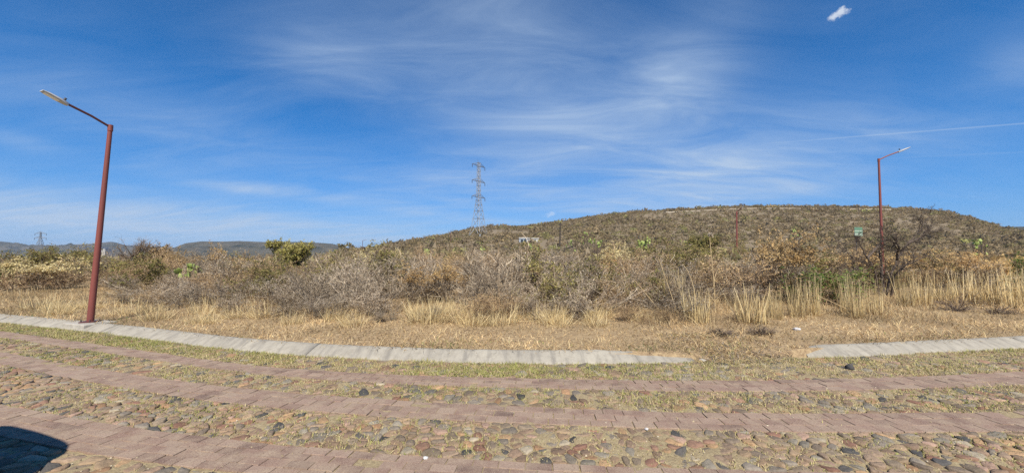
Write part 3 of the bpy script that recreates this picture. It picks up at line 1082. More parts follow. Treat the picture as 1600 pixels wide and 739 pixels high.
MARKS = [(-999, 60, 'at the edge under the distant pylon'), (60, 170, 'beside the near red lamp post'), (170, 280, 'under the leafless skyline tree'), (280, 400, 'around the green-padded prickly pear'),
         (400, 510, 'below the round green tree'), (510, 640, 'below the far skyline lamp'), (640, 720, 'between green tree and pylon'), (720, 780, 'below the tall pylon'), (780, 860, 'below the white house'),
         (860, 960, 'below the small leafless tree'), (960, 1050, 'below the largest prickly pear'), (1050, 1130, 'behind the tall flower stalk'), (1130, 1200, 'below the small orange-red lamp'),
         (1200, 1300, 'around the orange domed shrub'), (1300, 1450, 'around the dark bare tree'), (1450, 1540, 'past the bare tree'), (1540, 9999, 'at the edge past the straw grass')]
def mark(x, y):
    px = 800 + FPX * x / y
    for a, b_, t in MARKS:
        if a <= px < b_:
            return t
NEAR_L = dict(grey=('grey leafless shrub', 'bare grey shrubs of the thicket'), tan=('brown dry-leaved shrub', 'dry brown shrubs of the thicket'), pale=('pale-flecked grey shrub', 'pale flecked shrubs of the thicket'),
              olive=('dull olive shrub', 'olive shrubs of the thicket'), ochre=('orange-brown shrub', 'orange-brown shrubs of the scrub'), plume=('straw yellow shrub', 'straw yellow shrubs of the scrub'))
LOW_L = dict(grey=('low dead grey bush', 'low dead bushes along the verge'), tan=('low brown dry bush', 'low dry bushes along the verge'), pale=('low pale dry bush', 'low pale bushes along the verge'))
def thicket(row, n0, n1, spacing, tops, mix, xa, xb, seed, low=None, jit=0.4):
    """tops: range of the photograph row that the shrub tops reach; low: plain height range instead"""
    rng = np.random.default_rng(seed)
    kinds, wts = zip(*mix.items())
    wts = np.array(wts) / sum(wts)
    x = xa
    while x < xb:
        xx = x + rng.uniform(-jit, jit) * spacing
        y = kz(xx) + rng.uniform(n0, n1)
        ok = abs(xx) < 1.42 * y + 0.6
        for (tx, ty, tr) in taken:
            if math.hypot(xx - tx, y - ty) < tr:
                ok = False
        if ok:
            k = kinds[rng.choice(len(kinds), p=wts)]
            h = rng.uniform(*low) if low else float(np.clip(at(800, rng.uniform(tops[0] - 5, tops[1] + 7) + (6.0 if xx < -0.40 * y else 0.0), y)[2] - H(xx, y), 0.45, 2.3))
            d = (LOW_L if low else NEAR_L)[k]
            put_shrub(k, xx, y, h, rng.uniform(0.9, 1.35), d[0] + ' ' + row + ', ' + mark(xx, y), d[1], rng)
        x += spacing * rng.uniform(0.8, 1.2)
M_FRONT = dict(grey=4.6, pale=1.7, tan=2.4, olive=1.3)
M_MID = dict(grey=3.0, pale=1.4, tan=3.4, olive=1.7, ochre=0.6)
M_BACK = dict(grey=2.2, tan=3.6, olive=2.4, pale=0.8, ochre=0.5, plume=0.9)
thicket('fronting the thicket', 3.7, 4.6, 1.0, (412, 436), M_FRONT, -7.5, 4.6, 201)
thicket('in second row', 4.7, 5.9, 1.0, (401, 422), M_FRONT, -10.0, 9.5, 202)
thicket('deeper in the thicket', 6.0, 7.3, 1.05, (396, 414), M_FRONT, -15.0, 14.5, 203)
thicket('amid the thicket', 7.5, 9.3, 1.15, (393, 410), M_MID, -25.0, 22.0, 204)
thicket('back in the thicket', 9.5, 12.0, 1.5, (391, 407), M_MID, -27.0, 25.0, 205)
thicket('behind the thicket', 12.5, 16.0, 1.8, (389, 404), M_BACK, -33.0, 31.0, 206)
thicket('well behind the thicket', 16.5, 22.0, 2.2, (387, 401), M_BACK, -41.0, 40.0, 207)
thicket('in scrub beyond', 23.0, 31.0, 2.6, (385, 398), M_BACK, -54.0, 54.0, 208)
thicket('standing taller amid the thicket', 6.5, 9.0, 2.3, (380, 396), dict(grey=4, tan=2, olive=1), -4.5, 13.0, 221)
thicket('standing taller amid the thicket', 7.5, 12.0, 2.6, (388, 400), dict(grey=2, tan=2, olive=3), -22.0, -4.5, 222)
M_LOW = dict(grey=2, tan=3, pale=2)
thicket('on the verge', 2.3, 3.7, 0.85, None, M_LOW, -12.0, 4.5, 211, (0.3, 0.75))
thicket('by the straw grass', 4.4, 5.4, 1.2, None, M_LOW, 4.0, 15.0, 212, (0.4, 0.8))
thicket('on the verge', 4.6, 7.0, 1.0, None, M_LOW, -22.0, -9.0, 213, (0.45, 0.85))

# ------------------------------------------------------------------ scrub on the slope and the hill: an uncountable mass
MAT_SCRUB = mat_attr('hill_scrub', rough=0.95, var=0.0, spec=0.05, transl=0.38)
def scrub_mass(name, N, y0, y1, t0, t1, k, size, seed, label, pal=None):
    rng = np.random.default_rng(seed)
    y = np.exp(rng.uniform(math.log(y0), math.log(y1), N * 3)) if y0 < 50 else np.sqrt(rng.uniform(y0 ** 2, y1 ** 2, N * 3))
    t = rng.uniform(t0, t1, N * 3)
    x = t * y
    # thin out in patches, on the tracks and on the sandy knoll
    dens = 0.9 + 0.2 * _u2(x * 1.7 + 50, y * 1.7)
    u = t * FPX * 1.0 + 800
    z = H(x, y)
    s = (z - CAMZ) / y
    py = 400 - s * 600
    knoll = np.exp(-((u - 785) / 38) ** 2 - ((py - 362) / 5) ** 2)
    track = np.exp(-((py - (348 + (u - 1420) * 0.20)) / 2.2) ** 2) * (u > 1405) * (u < 1492)
    field = sstep(1490, 1530, u) * sstep(52, 40, y) if False else 0
    clear = ((u > 800) & (u < 852) & (y > 103) & (y < 118)) | ((u > 1030) & (u < 1396) & (y > 216) & (y < 226))
    keep = (rng.random(N * 3) < dens * (1 - knoll) * (1 - track)) & ~clear
    x, y, z = x[keep][:N], y[keep][:N], z[keep][:N]
    N = len(x)
    w = rng.uniform(0.5, 1.3, N) * size * (0.7 + 1.3 * rng.random(N) ** 5)
    hgt = w * rng.uniform(0.55, 0.85, N)
    base = np.array([(0.165, 0.125, 0.085), (0.20, 0.155, 0.105), (0.145, 0.115, 0.075), (0.24, 0.185, 0.115), (0.125, 0.115, 0.055), (0.155, 0.145, 0.06), (0.11, 0.085, 0.06), (0.30, 0.23, 0.12), (0.21, 0.21, 0.075), (0.18, 0.15, 0.12), (0.30, 0.33, 0.11)])
    pw = np.array([3, 3, 3, 2, 2.2, 1.4, 2.4, 1.0, 0.6, 2.4, 0.45])
    if pal is not None:
        base, pw = pal, np.ones(len(pal))
    C = base[rng.choice(len(base), N, p=pw / pw.sum())] * rng.uniform(0.85, 1.18, (N, 1))
    C = (C * 0.5 + 0.5 * C.mean(0)) * np.array([1.56, 1.52, 1.42])
    # each shrub: k little blades/leaf sprays in a dome
    a = rng.uniform(0, 2 * math.pi, (N, k))
    cz = rng.uniform(0.0, 1.0, (N, k))
    r = np.sqrt(1 - (cz * 0.97) ** 2) * rng.uniform(0.35, 1.0, (N, k)) ** 0.5
    lump = 1 + 0.22 * np.sin(a * 3 + rng.uniform(0, 6, (N, 1))) * rng.random((N, 1))
    P = np.stack([x[:, None] + np.cos(a) * r * w[:, None] * lump, y[:, None] + np.sin(a) * r * w[:, None] * lump, z[:, None] - 0.1 + cz * hgt[:, None] * 1.15 * lump], -1).reshape(-1, 3)
    out = np.stack([np.cos(a) * r, np.sin(a) * r, cz + 0.25], -1).reshape(-1, 3)
    d = nrm(nrm(out) + rng.normal(0, 0.75, out.shape))
    sd = nrm(np.cross(d, rng.normal(0, 1, d.shape)))
    L = np.repeat(w, k)[:, None] * rng.uniform(0.18, 0.48, (N * k, 1)) * (60 / k) ** 0.33
    W = L * rng.uniform(0.22, 0.48, (N * k, 1))
    V = np.stack([P - d * L * 0.5 - sd * W, P - d * L * 0.5 + sd * W, P + d * L * 0.5 + sd * W * 0.3], 1).reshape(-1, 3)
    F = np.arange(N * k * 3).reshape(-1, 3)
    cc = np.repeat(np.repeat(C, k, 0) * rng.uniform(0.82, 1.18, (N * k, 1)), 3, 0)
    o = obj(name, mesh_np(name, V, [F], MAT_SCRUB, cc))
    tag(o, label, 'scrub', kind='stuff')
scrub_mass('hill_scrub', 21000, 95, 300, -0.62, 1.5, 36, 1.15, 301, 'dry grey-brown scrub covering the whole hill')
scrub_mass('slope_scrub', 5000, 30, 100, -1.5, 1.5, 64, 0.75, 302, 'dense dry scrub on the rising slope behind the thicket')
scrub_mass('golden_grass', 2200, 19, 62, 1.02, 1.5, 45, 0.55, 304, 'golden dry grass field past the bare tree', np.array([(0.46, 0.33, 0.14), (0.52, 0.39, 0.19), (0.40, 0.27, 0.11), (0.34, 0.24, 0.12)]))
scrub_mass('valley_scrub', 2200, 95, 500, -1.6, -0.25, 34, 2.2, 303, 'scrub in the low ground beyond the thicket')

# ------------------------------------------------------------------ dry grass on the verge, grass between the cobbles
def blades(rng, x, y, z, L, lean, wid, cols, nseg=2):
    N = len(x)
    a = rng.uniform(0, 2 * math.pi, N)
    P = np.stack([x, y, z], -1)
    D = np.stack([np.cos(a) * np.sin(lean), np.sin(a) * np.sin(lean), np.cos(lean)], -1)
    pts = [P]
    d = D
    for i in range(nseg):
        pts.append(pts[-1] + d * (L / nseg)[:, None])
        d = d.copy()
        d[:, 2] -= 0.35
        d = nrm(d + rng.normal(0, 0.12, d.shape))
    side = nrm(np.stack([-np.sin(a), np.cos(a), 0 * a], -1) + rng.normal(0, 0.5, (N, 3)))
    V, F3, F4 = [], [], []
    cols_n = 2 * nseg + 1
    rows = []
    for i in range(nseg):
        w = (wid * (1 - 0.35 * i / nseg))[:, None]
        rows += [pts[i] - side * w, pts[i] + side * w]
    rows.append(pts[nseg])
    V = np.stack(rows, 1).reshape(-1, 3)
    b0 = np.arange(N) * cols_n
    F4 = [np.stack([b0 + 2 * i, b0 + 2 * i + 1, b0 + 2 * i + 3, b0 + 2 * i + 2], -1) for i in range(nseg - 1)]
    F3 = np.stack([b0 + 2 * nseg - 2, b0 + 2 * nseg - 1, b0 + 2 * nseg], -1)
    return V, F4 + [F3], np.repeat(cols, cols_n, 0)
_g1 = sines(71, 14, 0.25, 2.5)
_g2 = sines(72, 14, 0.6, 5.0)
def verge_grass(N, na, nb, Lr, seed, name, label, pal, power=1.0, thr=-9.0, lean=(0.3, 1.45), wid=0.0028):
    rng = np.random.default_rng(seed)
    x = rng.uniform(-20, 21, N)
    n = na + (nb - na) * rng.random(N) ** power
    y = KB(x) + n
    keep = (np.abs(x) < 1.40 * y + 0.3) & (_g1(x, y) + 0.6 * _g2(x, y) > thr + rng.normal(0, 0.5, N))
    keep &= ~((gap(x) > 0.5) & (n < 0.2))
    x, y = x[keep], y[keep]
    L = rng.uniform(*Lr, len(x)) * (1 + 0.25 * np.clip(_g1(x + 9, y), -1, 2))
    cols = pick(rng, PAL[pal], len(x), 0.2) * (1 + 0.24 * np.clip(_g2(x * 0.5, y * 0.5 + 4), -1.5, 1.5))[:, None]
    V, F, C = blades(rng, x, y, H(x, y) - 0.005, L, rng.uniform(*lean, len(x)), rng.uniform(0.6, 1.4, len(x)) * wid, cols)
    tag(obj(name, mesh_np(name, V, F, MAT_STRAW, C)), label, 'grass', kind='stuff')
verge_grass(98000, 0.25, 6.2, (0.06, 0.17), 401, 'verge_grass', 'matted short dry grass on the verge behind the kerb', 'matgrass', 1.1, -2.4, (0.4, 1.5), 0.0042)
verge_grass(44000, 1.8, 7.0, (0.10, 0.42), 402, 'dry_grass', 'longer dry grass at the foot of the thicket', 'matgrass', 0.8, 0.1, (0.05, 1.0), 0.0040)
verge_grass(5000, 0.36, 1.1, (0.03, 0.09), 403, 'kerb_weeds', 'green weeds in patches along the back of the kerb', 'green', 1.6, 0.9, (0.3, 1.3), 0.005)
def gap_litter(seed):
    rng = np.random.default_rng(seed)
    N = 9000
    x = rng.uniform(GX0 - 0.6, GX1 + 0.2, N)
    n = rng.uniform(-0.18, 1.5, N)
    y = KB(x) + n
    keep = gap(x) > rng.random(N) * 0.9
    x, y = x[keep], y[keep]
    cols = pick(rng, PAL['matgrass'] + [(0.25, 0.20, 0.16), (0.32, 0.27, 0.22), (0.20, 0.16, 0.13), (0.33, 0.32, 0.12)], len(x), 0.25)
    V, F, C = blades(rng, x, y, np.maximum(H(x, y), 0.006), rng.uniform(0.04, 0.13, len(x)), rng.uniform(0.7, 1.5, len(x)), rng.uniform(0.003, 0.006, len(x)), cols)
    tag(obj('grass_litter', mesh_np('grass_litter', V, F, MAT_STRAW, C)), 'grey and tan dry litter in the gap between the kerb ends', 'grass', kind='stuff')
gap_litter(408)
def road_grass(seed):
    rng = np.random.default_rng(seed)
    XS, YS, LS, CS = [], [], [], []
    pal = np.array(PAL['roadgrass'])
    for lo, hi, N, thr, lmul, gx in ((E1T, lambda x: KB(x) + 0.01, 80000, -1.3, 1.0, 0.35), (E2T, E1B, 56000, -0.75, 0.8, 0.12), (E3T, E2B, 52000, -0.55, 0.66, 0.0), (lambda x: E3B(x) - 0.7, E3B, 6000, 0.1, 0.6, 0.0), (E1B, E1T, 3500, 0.9, 0.6, 0.0), (E2B, E2T, 2500, 1.0, 0.6, 0.0), (E3B, E3T, 2000, 1.1, 0.5, 0.0)):
        x = rng.uniform(-14, 11, N)
        f = rng.random(N)
        y = lo(x) + (hi(x) - lo(x)) * f
        q = _g1(x * 1.3, y * 1.3) * 0.6 + 0.6 * _g2(x * 1.6, y * 1.6)
        keep = (np.abs(x) < 1.40 * y + 0.2) & (q > thr + rng.normal(0, 0.45, N))
        x, y, q, f = x[keep], y[keep], q[keep], f[keep]
        XS.append(x); YS.append(y)
        LS.append(rng.uniform(0.022, 0.062, len(x)) * lmul * (1 + 0.3 * np.clip(q, 0, 2)))
        green = np.clip(0.24 + gx * 0.8 * f + 0.22 * _g1(x * 0.6 + 5, y * 0.6) - 0.035 * np.clip(x, -6, 8), 0.05, 0.9)
        isg = rng.random(len(x)) < green
        c = np.where(isg[:, None], pal[rng.integers(2, 4, len(x))], pal[np.array([0, 1, 4, 5])[rng.integers(0, 4, len(x))]])
        CS.append(c * rng.uniform(0.75, 1.2, (len(x), 1)))
    x, y, L, C = map(np.concatenate, (XS, YS, LS, CS))
    V, F, C = blades(rng, x, y, np.full(len(x), 0.0), L, rng.uniform(0.15, 1.35, len(x)), rng.uniform(0.0022, 0.0050, len(x)), C)
    tag(obj('road_grass', mesh_np('road_grass', V, F, MAT_STRAW, C)), 'short yellow-green grass growing between the cobbles', 'grass', kind='stuff')
road_grass(410)

def gravel(seed):
    rng = np.random.default_rng(seed)
    N = 16000
    x = rng.uniform(-9, 8, N)
    y = rng.uniform(1.9, 6.2, N)
    keep = (np.abs(x) < 1.4 * y + 0.1) & (y < KB(x) - 0.02)
    band = np.zeros(N, bool)
    for lo, hi in ((E1B, E1T), (E2B, E2T), (E3B, E3T)):
        band |= (y > lo(x)) & (y < hi(x))
    keep &= ~band | (rng.random(N) < 0.10)
    x, y, band = x[keep], y[keep], band[keep]
    N = len(x)
    o = np.array([(1, 0, 0), (0, 1, 0), (-1, 0, 0), (0, -1, 0), (0, 0, 0.8), (0, 0, -0.6)], float)
    V = o[None] * rng.uniform(0.6, 1.3, (N, 6, 1)) * (0.003 + 0.009 * rng.random(N) ** 3)[:, None, None]
    a = rng.uniform(0, 6.28, N)
    c, s_ = np.cos(a)[:, None], np.sin(a)[:, None]
    V = np.stack([V[..., 0] * c - V[..., 1] * s_ + x[:, None], V[..., 0] * s_ + V[..., 1] * c + y[:, None], V[..., 2] + np.where(band, 0.021, bed_z(x, y) + 0.003)[:, None]], -1).reshape(-1, 3)
    f = np.array([(0, 1, 4), (1, 2, 4), (2, 3, 4), (3, 0, 4), (1, 0, 5), (2, 1, 5), (3, 2, 5), (0, 3, 5)])
    F = (f[None] + (np.arange(N) * 6)[:, None, None]).reshape(-1, 3)
    C = np.repeat(pick(rng, [(0.42, 0.34, 0.22), (0.32, 0.24, 0.16), (0.24, 0.18, 0.13), (0.50, 0.43, 0.31), (0.20, 0.14, 0.10)], N, 0.2), 6, 0)
    tag(obj('gravel', mesh_np('gravel', V, [F], MAT_COBBLE, C)), 'fine gravel and grit lying between the cobbles', 'gravel', kind='stuff')
gravel(415)

# ------------------------------------------------------------------ clumps of tall straw grass
def clump_mesh(seed, n, hgt, spread, flop=0.25):
    rng = np.random.default_rng(seed)
    a = rng.uniform(0, 2 * math.pi, n)
    r = np.sqrt(rng.random(n)) * spread * 0.4
    P = np.stack([np.cos(a) * r, np.sin(a) * r, np.full(n, -0.02)], -1)
    lean = np.abs(rng.normal(0, flop, n))
    a2 = a + rng.normal(0, 0.8, n)
    D = np.stack([np.cos(a2) * np.sin(lean), np.sin(a2) * np.sin(lean), np.cos(lean)], -1)
    L = hgt * (0.3 + 0.7 * rng.random(n) ** 1.4)
    pts = grow(rng, P, D, L, 4, 0.06, -0.02)
    V, F, k = ribbons(rng, pts, 0.0095, 0.0028)
    C = np.repeat(pick(rng, PAL['straw'], n, 0.22), k, 0)
    # dry base leaves, shorter and splayed
    m = int(n * 1.2)
    a = rng.uniform(0, 2 * math.pi, m)
    lean = rng.uniform(0.3, 1.25, m)
    D = np.stack([np.cos(a) * np.sin(lean), np.sin(a) * np.sin(lean), np.cos(lean)], -1)
    P = np.stack([np.cos(a), np.sin(a), 0 * a], -1) * rng.uniform(0, spread * 0.4, (m, 1))
    pts = grow(rng, P, D, hgt * rng.uniform(0.2, 0.45, m), 3, 0.12, -0.16)
    v2, f2, k2 = ribbons(rng, pts, 0.004, 0.001)
    C = np.concatenate([C, np.repeat(pick(rng, PAL['matgrass'], m, 0.25), k2, 0)])
    F = np.concatenate([F, f2 + len(V)])
    V = np.concatenate([V, v2])
    return mesh_np('blades', V, [F], MAT_STRAW, C)
CLUMPS = [clump_mesh(500 + i, 125, 1.0, 0.8, 0.16 + 0.05 * (i % 3)) for i in range(5)]
TUFTS = [clump_mesh(530 + i, 130, 1.0, 1.5, 0.55) for i in range(4)]
def clump(px, py, hgt, wid, label, group=None, rng=np.random.default_rng(7), kinds=None):
    kinds = kinds or CLUMPS
    # py: foot of the clump in the photograph; solve its place on the terrain
    y = 8.0
    for _ in range(40):
        x, yy = gnd(px, py, float(H((px - 800) / FPX * y, y)))
        y = 0.5 * y + 0.5 * yy
    x = (px - 800) / FPX * y
    o = obj('straw_grass_clump', kinds[rng.integers(len(kinds))], None, (x, y, float(H(x, y))), rng.uniform(0, 6.28), (hgt * wid, hgt * wid, hgt))
    tag(o, label, 'grass clump', group)
    return o
clump(1170, 503, 0.95, 1.1, 'dense pale straw grass clump in front of the orange domed shrub')
clump(1085, 503, 0.85, 0.9, 'straw grass clump at the foot of the tall flowering stalk')
clump(1052, 480, 1.25, 0.6, 'tall slender straw grass clump leaning, beside the flowering stalk')
clump(1030, 478, 0.85, 0.7, 'short loose straw tuft next to the tall slender clump')
GL, GG = 'tall pale straw grass clump standing in front of the thicket', 'tall straw grass clumps'
rr = np.random.default_rng(501)
for (px, py, h, w) in [(1208, 498, .9, .5), (1240, 495, 1.1, .5), (1264, 492, 1.15, .5), (1318, 490, 1.2, .4), (1332, 496, 1.1, .45), (1362, 492, .95, .5),
                       (1412, 478, 1.05, .6), (1436, 476, 1.1, .6), (1468, 474, 1.15, .6), (1500, 474, 1.2, .6), (1528, 476, 1.05, .6),
                       (1562, 478, 1.2, .7), (1584, 482, 1.25, .75), (1612, 480, 1.1, .8), (1640, 480, 1.2, .8), (1600, 470, 1.25, .8)]:
    clump(px, py, h, w, 'tall pale straw clump, ' + mark(px - 800, FPX), GG, rr)
GL2, GG2 = 'low tan grass tuft at the foot of the thicket beyond the lamp post', 'low grass tufts along the thicket'
for i in range(40):
    px = rr.uniform(-10, 1010)
    py = np.interp(px, [0, 150, 400, 700, 1000], [476, 484, 497, 497, 500]) + rr.uniform(-6, 12)
    clump(px, py, rr.uniform(0.32, 0.6), rr.uniform(0.8, 1.3), 'low tan grass tuft, ' + mark(px - 800, FPX), GG2, rr, TUFTS)

# the tall dry flowering stalk and leaning reeds
def stalk():
    o = empty('flowering_stalk', at(1117, 480, 9.6) * np.array([1, 1, 0]) + np.array([0, 0, 0.2]))
    tag(o, 'single tall dry flower stalk standing above the grass clumps', 'dry stalk')
    b0 = np.array(o.location)
    top = at(1110, 367, 9.6) - b0
    pts = [top * f + np.array([0.02 * math.sin(f * 5), 0, 0]) for f in np.linspace(0, 1, 9)]
    MB().tube(pts, list(np.linspace(0.014, 0.007, 9)), 6).build('stem', MAT_STALK, o, True)
    rng = np.random.default_rng(9)
    P = np.array([top + rng.normal(0, 0.02, 3) for _ in range(60)])
    v, f = leaves(rng, P, 0.035, 1.3)
    obj('seed_head', mesh_np('seed_head', v, [f], MAT_STRAW, pick(rng, PAL['pale'], len(v), 0.1)), o)
    for i in range(8):
        zf = rng.uniform(0.05, 0.4)
        p = top * zf
        a = rng.uniform(0, 6.28)
        q = p + np.array([math.cos(a) * 0.4, math.sin(a) * 0.2, rng.uniform(0.1, 0.45)])
        MB().tube([p, (p + q) / 2 + np.array([0, 0, 0.06]), q], [0.007, 0.006, 0.003], 4).build('side_stem', MAT_STALK, o)
MAT_STALK = mat_plain('dry_stalk', (0.52, 0.40, 0.22), 0.8, 6.0, (0.40, 0.29, 0.15))
stalk()
for (p0, p1, p2, lab) in [((1060, 480), (1042, 440), (1028, 400), 'long dry reed arching up beside the slender straw clump'),
                          ((1038, 480), (1015, 465), (992, 438), 'long dry reed leaning low in front of the grey thicket'),
                          ((1090, 470), (1085, 430), (1067, 413), 'thin dry reed leaning across the thicket near the flower stalk'),
                          ((1350, 498), (1320, 480), (1278, 462), 'bent dry reed lying across the dark green bush')]:
    y0 = 9.2
    b0 = at(p0[0], p0[1], y0)
    b0[2] = float(H(b0[0], b0[1]))
    P = [b0, at(p1[0], p1[1], y0 + 0.1), at(p2[0], p2[1], y0 + 0.2)]
    c = []
    for t in np.linspace(0, 1, 9):
        c.append((1 - t) ** 2 * P[0] + 2 * t * (1 - t) * P[1] + t * t * P[2])
    tag(MB().tube(c, list(np.linspace(0.011, 0.005, 9)), 5).build('dry_reed', MAT_STALK, None, True), lab, 'reed')

# ------------------------------------------------------------------ trees
MAT_BARK = mat_plain('dark_bark', (0.07, 0.052, 0.04), 0.9, 12.0, (0.13, 0.10, 0.078), bump=0.6)
MAT_BARK2 = mat_attr('bare_twig', rough=0.9, var=0.1)
def limb_tree(name, label, limbs, base, twig_n, twig_len, leaf=None, seed=0, pal='greytwig', r0=0.05, lsize=0.03, nleaf=0, up=0.1):
    """limbs: list of polylines (world points, first near the base)"""
    rng = np.random.default_rng(seed)
    base = np.asarray(base, float)
    o = empty(name, base)
    tag(o, label, 'tree')
    allp = []
    for i, L in enumerate(limbs):
        P = [np.asarray(p, float) - base for p in L]
        # resample with little kinks
        q = []
        for a, b_ in zip(P[:-1], P[1:]):
            for t in np.linspace(0, 1, 4)[:-1]:
                q.append(a + (b_ - a) * t + rng.normal(0, 0.012, 3))
        q.append(P[-1])
        rs = np.linspace(r0 if i == 0 else r0 * 0.8, r0 * 0.22, len(q))
        MB().tube(q, list(rs), 6).build('trunk' if i == 0 else 'limb', MAT_BARK, o, True)
        allp.append(np.array([q[int(k)] for k in np.linspace(0, len(q) - 1, 8)]))
    pts = np.stack(allp)
    s1, d1, i1 = branch(rng, pts, twig_n, 0.25, 1.0, 0.7, up)
    L1 = twig_len * rng.uniform(0.4, 1.0, len(i1))
    p1 = grow(rng, s1, d1, L1, 4, 0.2, 0.02)
    s2, d2, i2 = branch(rng, p1, 7, 0.2, 1, 0.7, up * 0.6)
    L2 = L1[i2] * rng.uniform(0.25, 0.6, len(i2))
    p2 = grow(rng, s2, d2, L2, 3, 0.2, 0.0)
    s3, d3, i3 = branch(rng, p2, 4, 0.2, 1, 0.7, 0.05)
    p3 = grow(rng, s3, d3, L2[i3] * rng.uniform(0.3, 0.6, len(i3)), 2, 0.2, 0.0)
    V, F, C, off = [], [], [], 0
    for p, ra, rb, dk in ((p1, 0.011, 0.005, 0.55), (p2, 0.0055, 0.003, 0.75), (p3, 0.0036, 0.002, 0.95)):
        v, f, k = (tubes3(rng, p, ra, rb, 3) if ra > 0.01 else ribbons(rng, p, ra, rb))
        V.append(v); F.append(f + off); off += len(v)
        C.append(np.repeat(pick(rng, PAL[pal], len(p), 0.25) * dk, k, 0))
    obj('twigs', mesh_np('twigs', np.concatenate(V), [np.concatenate(F)], MAT_BARK2, np.concatenate(C)), o)
    if leaf:
        ends = p3.reshape(-1, 3)
        q = rng.integers(len(ends), size=nleaf)
        v, f = leaves(rng, ends[q] + rng.normal(0, 0.04, (nleaf, 3)), lsize, 1.6)
        # lighter and darker sprays: colour goes with the twig
        sc = pick(rng, PAL[leaf], len(p1), 0.25)
        own = sc[i2[i3[q // 3]]] * 0.6 + pick(rng, PAL[leaf], nleaf, 0.3) * 0.4
        obj('crown', mesh_np('crown', v, [f], MAT_LEAF, np.repeat(own, 4, 0)), o)
    return o
YT = 13.4
def T(px, py, dy=0.0):
    return at(px, py, YT + dy)
bb = T(1380, 452)
bb[2] = float(H(bb[0], bb[1])) - 0.05
limb_tree('bare_tree', 'dark leafless spreading tree in front of the far red lamp post', [
    [bb + np.array([0.00, 0.00, 0]), T(1379, 432), T(1377, 415, .1), T(1374, 395, .2), T(1377, 372, .3)],
    [bb + np.array([-0.10, 0.05, 0]), T(1366, 425, -.1), T(1356, 402, -.2), T(1345, 385, -.3), T(1337, 368, -.4)],
    [T(1356, 402, -.2), T(1368, 390, 0), T(1376, 380, .1), T(1388, 368, .2)],
    [bb + np.array([0.12, 0.05, 0]), T(1392, 428, .1), T(1402, 405, .3), T(1418, 380, .4), T(1440, 357, .5), T(1452, 338, .6)],
    [T(1418, 380, .4), T(1436, 372, .4), T(1446, 362, .5), T(1458, 356, .5)],
    [bb + np.array([0.20, -0.08, 0]), T(1398, 430, -.3), T(1412, 416, -.5), T(1430, 408, -.6), T(1448, 400, -.7)],
    [bb + np.array([-0.16, 0.12, 0]), T(1360, 432, .3), T(1338, 410, .5), T(1322, 392, .6), T(1310, 384, .7)],
    [T(1402, 405, .3), T(1404, 388, -.1), T(1398, 370, -.3)],
    [bb + np.array([-0.22, -0.10, 0]), T(1362, 436, -.4), T(1345, 424, -.6), T(1322, 412, -.8)],
], bb, 20, 0.6, seed=601, r0=0.052, pal='darktwig', up=-0.02)

def round_tree(name, label, px, py_top, py_bot, wpx, y, seed, leaf='olive', nleaf=9000, lsize=0.045, bare=False):
    rng = np.random.default_rng(seed)
    top = at(px, py_top, y)
    w = wpx / FPX * y
    base = np.array([top[0], y, float(H(top[0], y)) - 0.05])
    hb = at(px, py_bot, y)[2]
    hc = top[2] - hb
    limbs = []
    for i in range(26):
        # tips spread over a flattened dome
        a = rng.uniform(0, 2 * math.pi)
        rad = math.sqrt(rng.random()) * w * 0.46
        dome = math.sqrt(max(0.0, 1 - (rad / (w * 0.5)) ** 2))
        tip = base + np.array([math.cos(a) * rad, math.sin(a) * rad * 0.8, 0])
        tip[2] = hb + hc * (0.12 + 0.80 * dome * rng.uniform(0.45, 1.0)) - 0.06 * hc
        if i < 9:
            mid = base * 0.5 + tip * 0.5 + np.array([0, 0, (tip[2] - base[2]) * 0.05])
            limbs.append([base, mid, tip])
        else:
            p = limbs[rng.integers(9)][1]
            limbs.append([p, p * 0.5 + tip * 0.5 + rng.normal(0, 0.05, 3), tip])
    return limb_tree(name, label, limbs, base, 6, w * 0.15 if not bare else w * 0.2, None if bare else leaf, seed, 'browntwig', 0.04, lsize, nleaf, up=0.1)
round_tree('green_tree', 'round-crowned green tree rising above the thicket against the sky', 455, 373, 400, 94, 19.0, 611, 'treeolive', 15000, 0.042)
round_tree('bare_tree', 'leafless branchy tree on the skyline beyond the lamp post', 215, 371, 402, 66, 26.0, 612, bare=True)
round_tree('dry_tree', 'sparse brown-leaved tree on the skyline beside the leafless one', 255, 377, 402, 48, 27.0, 613, 'tanleaf', 2600, 0.05)
round_tree('olive_tree', 'broad olive-brown tree near the picture edge under the distant pylon', 60, 388, 412, 110, 24.0, 614, 'olive', 8000, 0.045)
round_tree('olive_tree', 'small olive tree between the lamp post and the broad tree', 125, 386, 408, 30, 27.0, 615, 'olive', 3000, 0.045)
round_tree('dry_tree', 'small dark bare bush-tree poking above the thicket top', 597, 381, 402, 30, 21.0, 616, bare=True)
round_tree('bare_tree', 'small leafless tree standing alone in the scrub under the hill', 934, 384, 408, 40, 20.0, 617, bare=True)
round_tree('green_tree', 'broad dark olive tree at the foot of the hill near the flower stalk', 1103, 366, 383, 56, 52.0, 618, 'olive', 7000, 0.10)

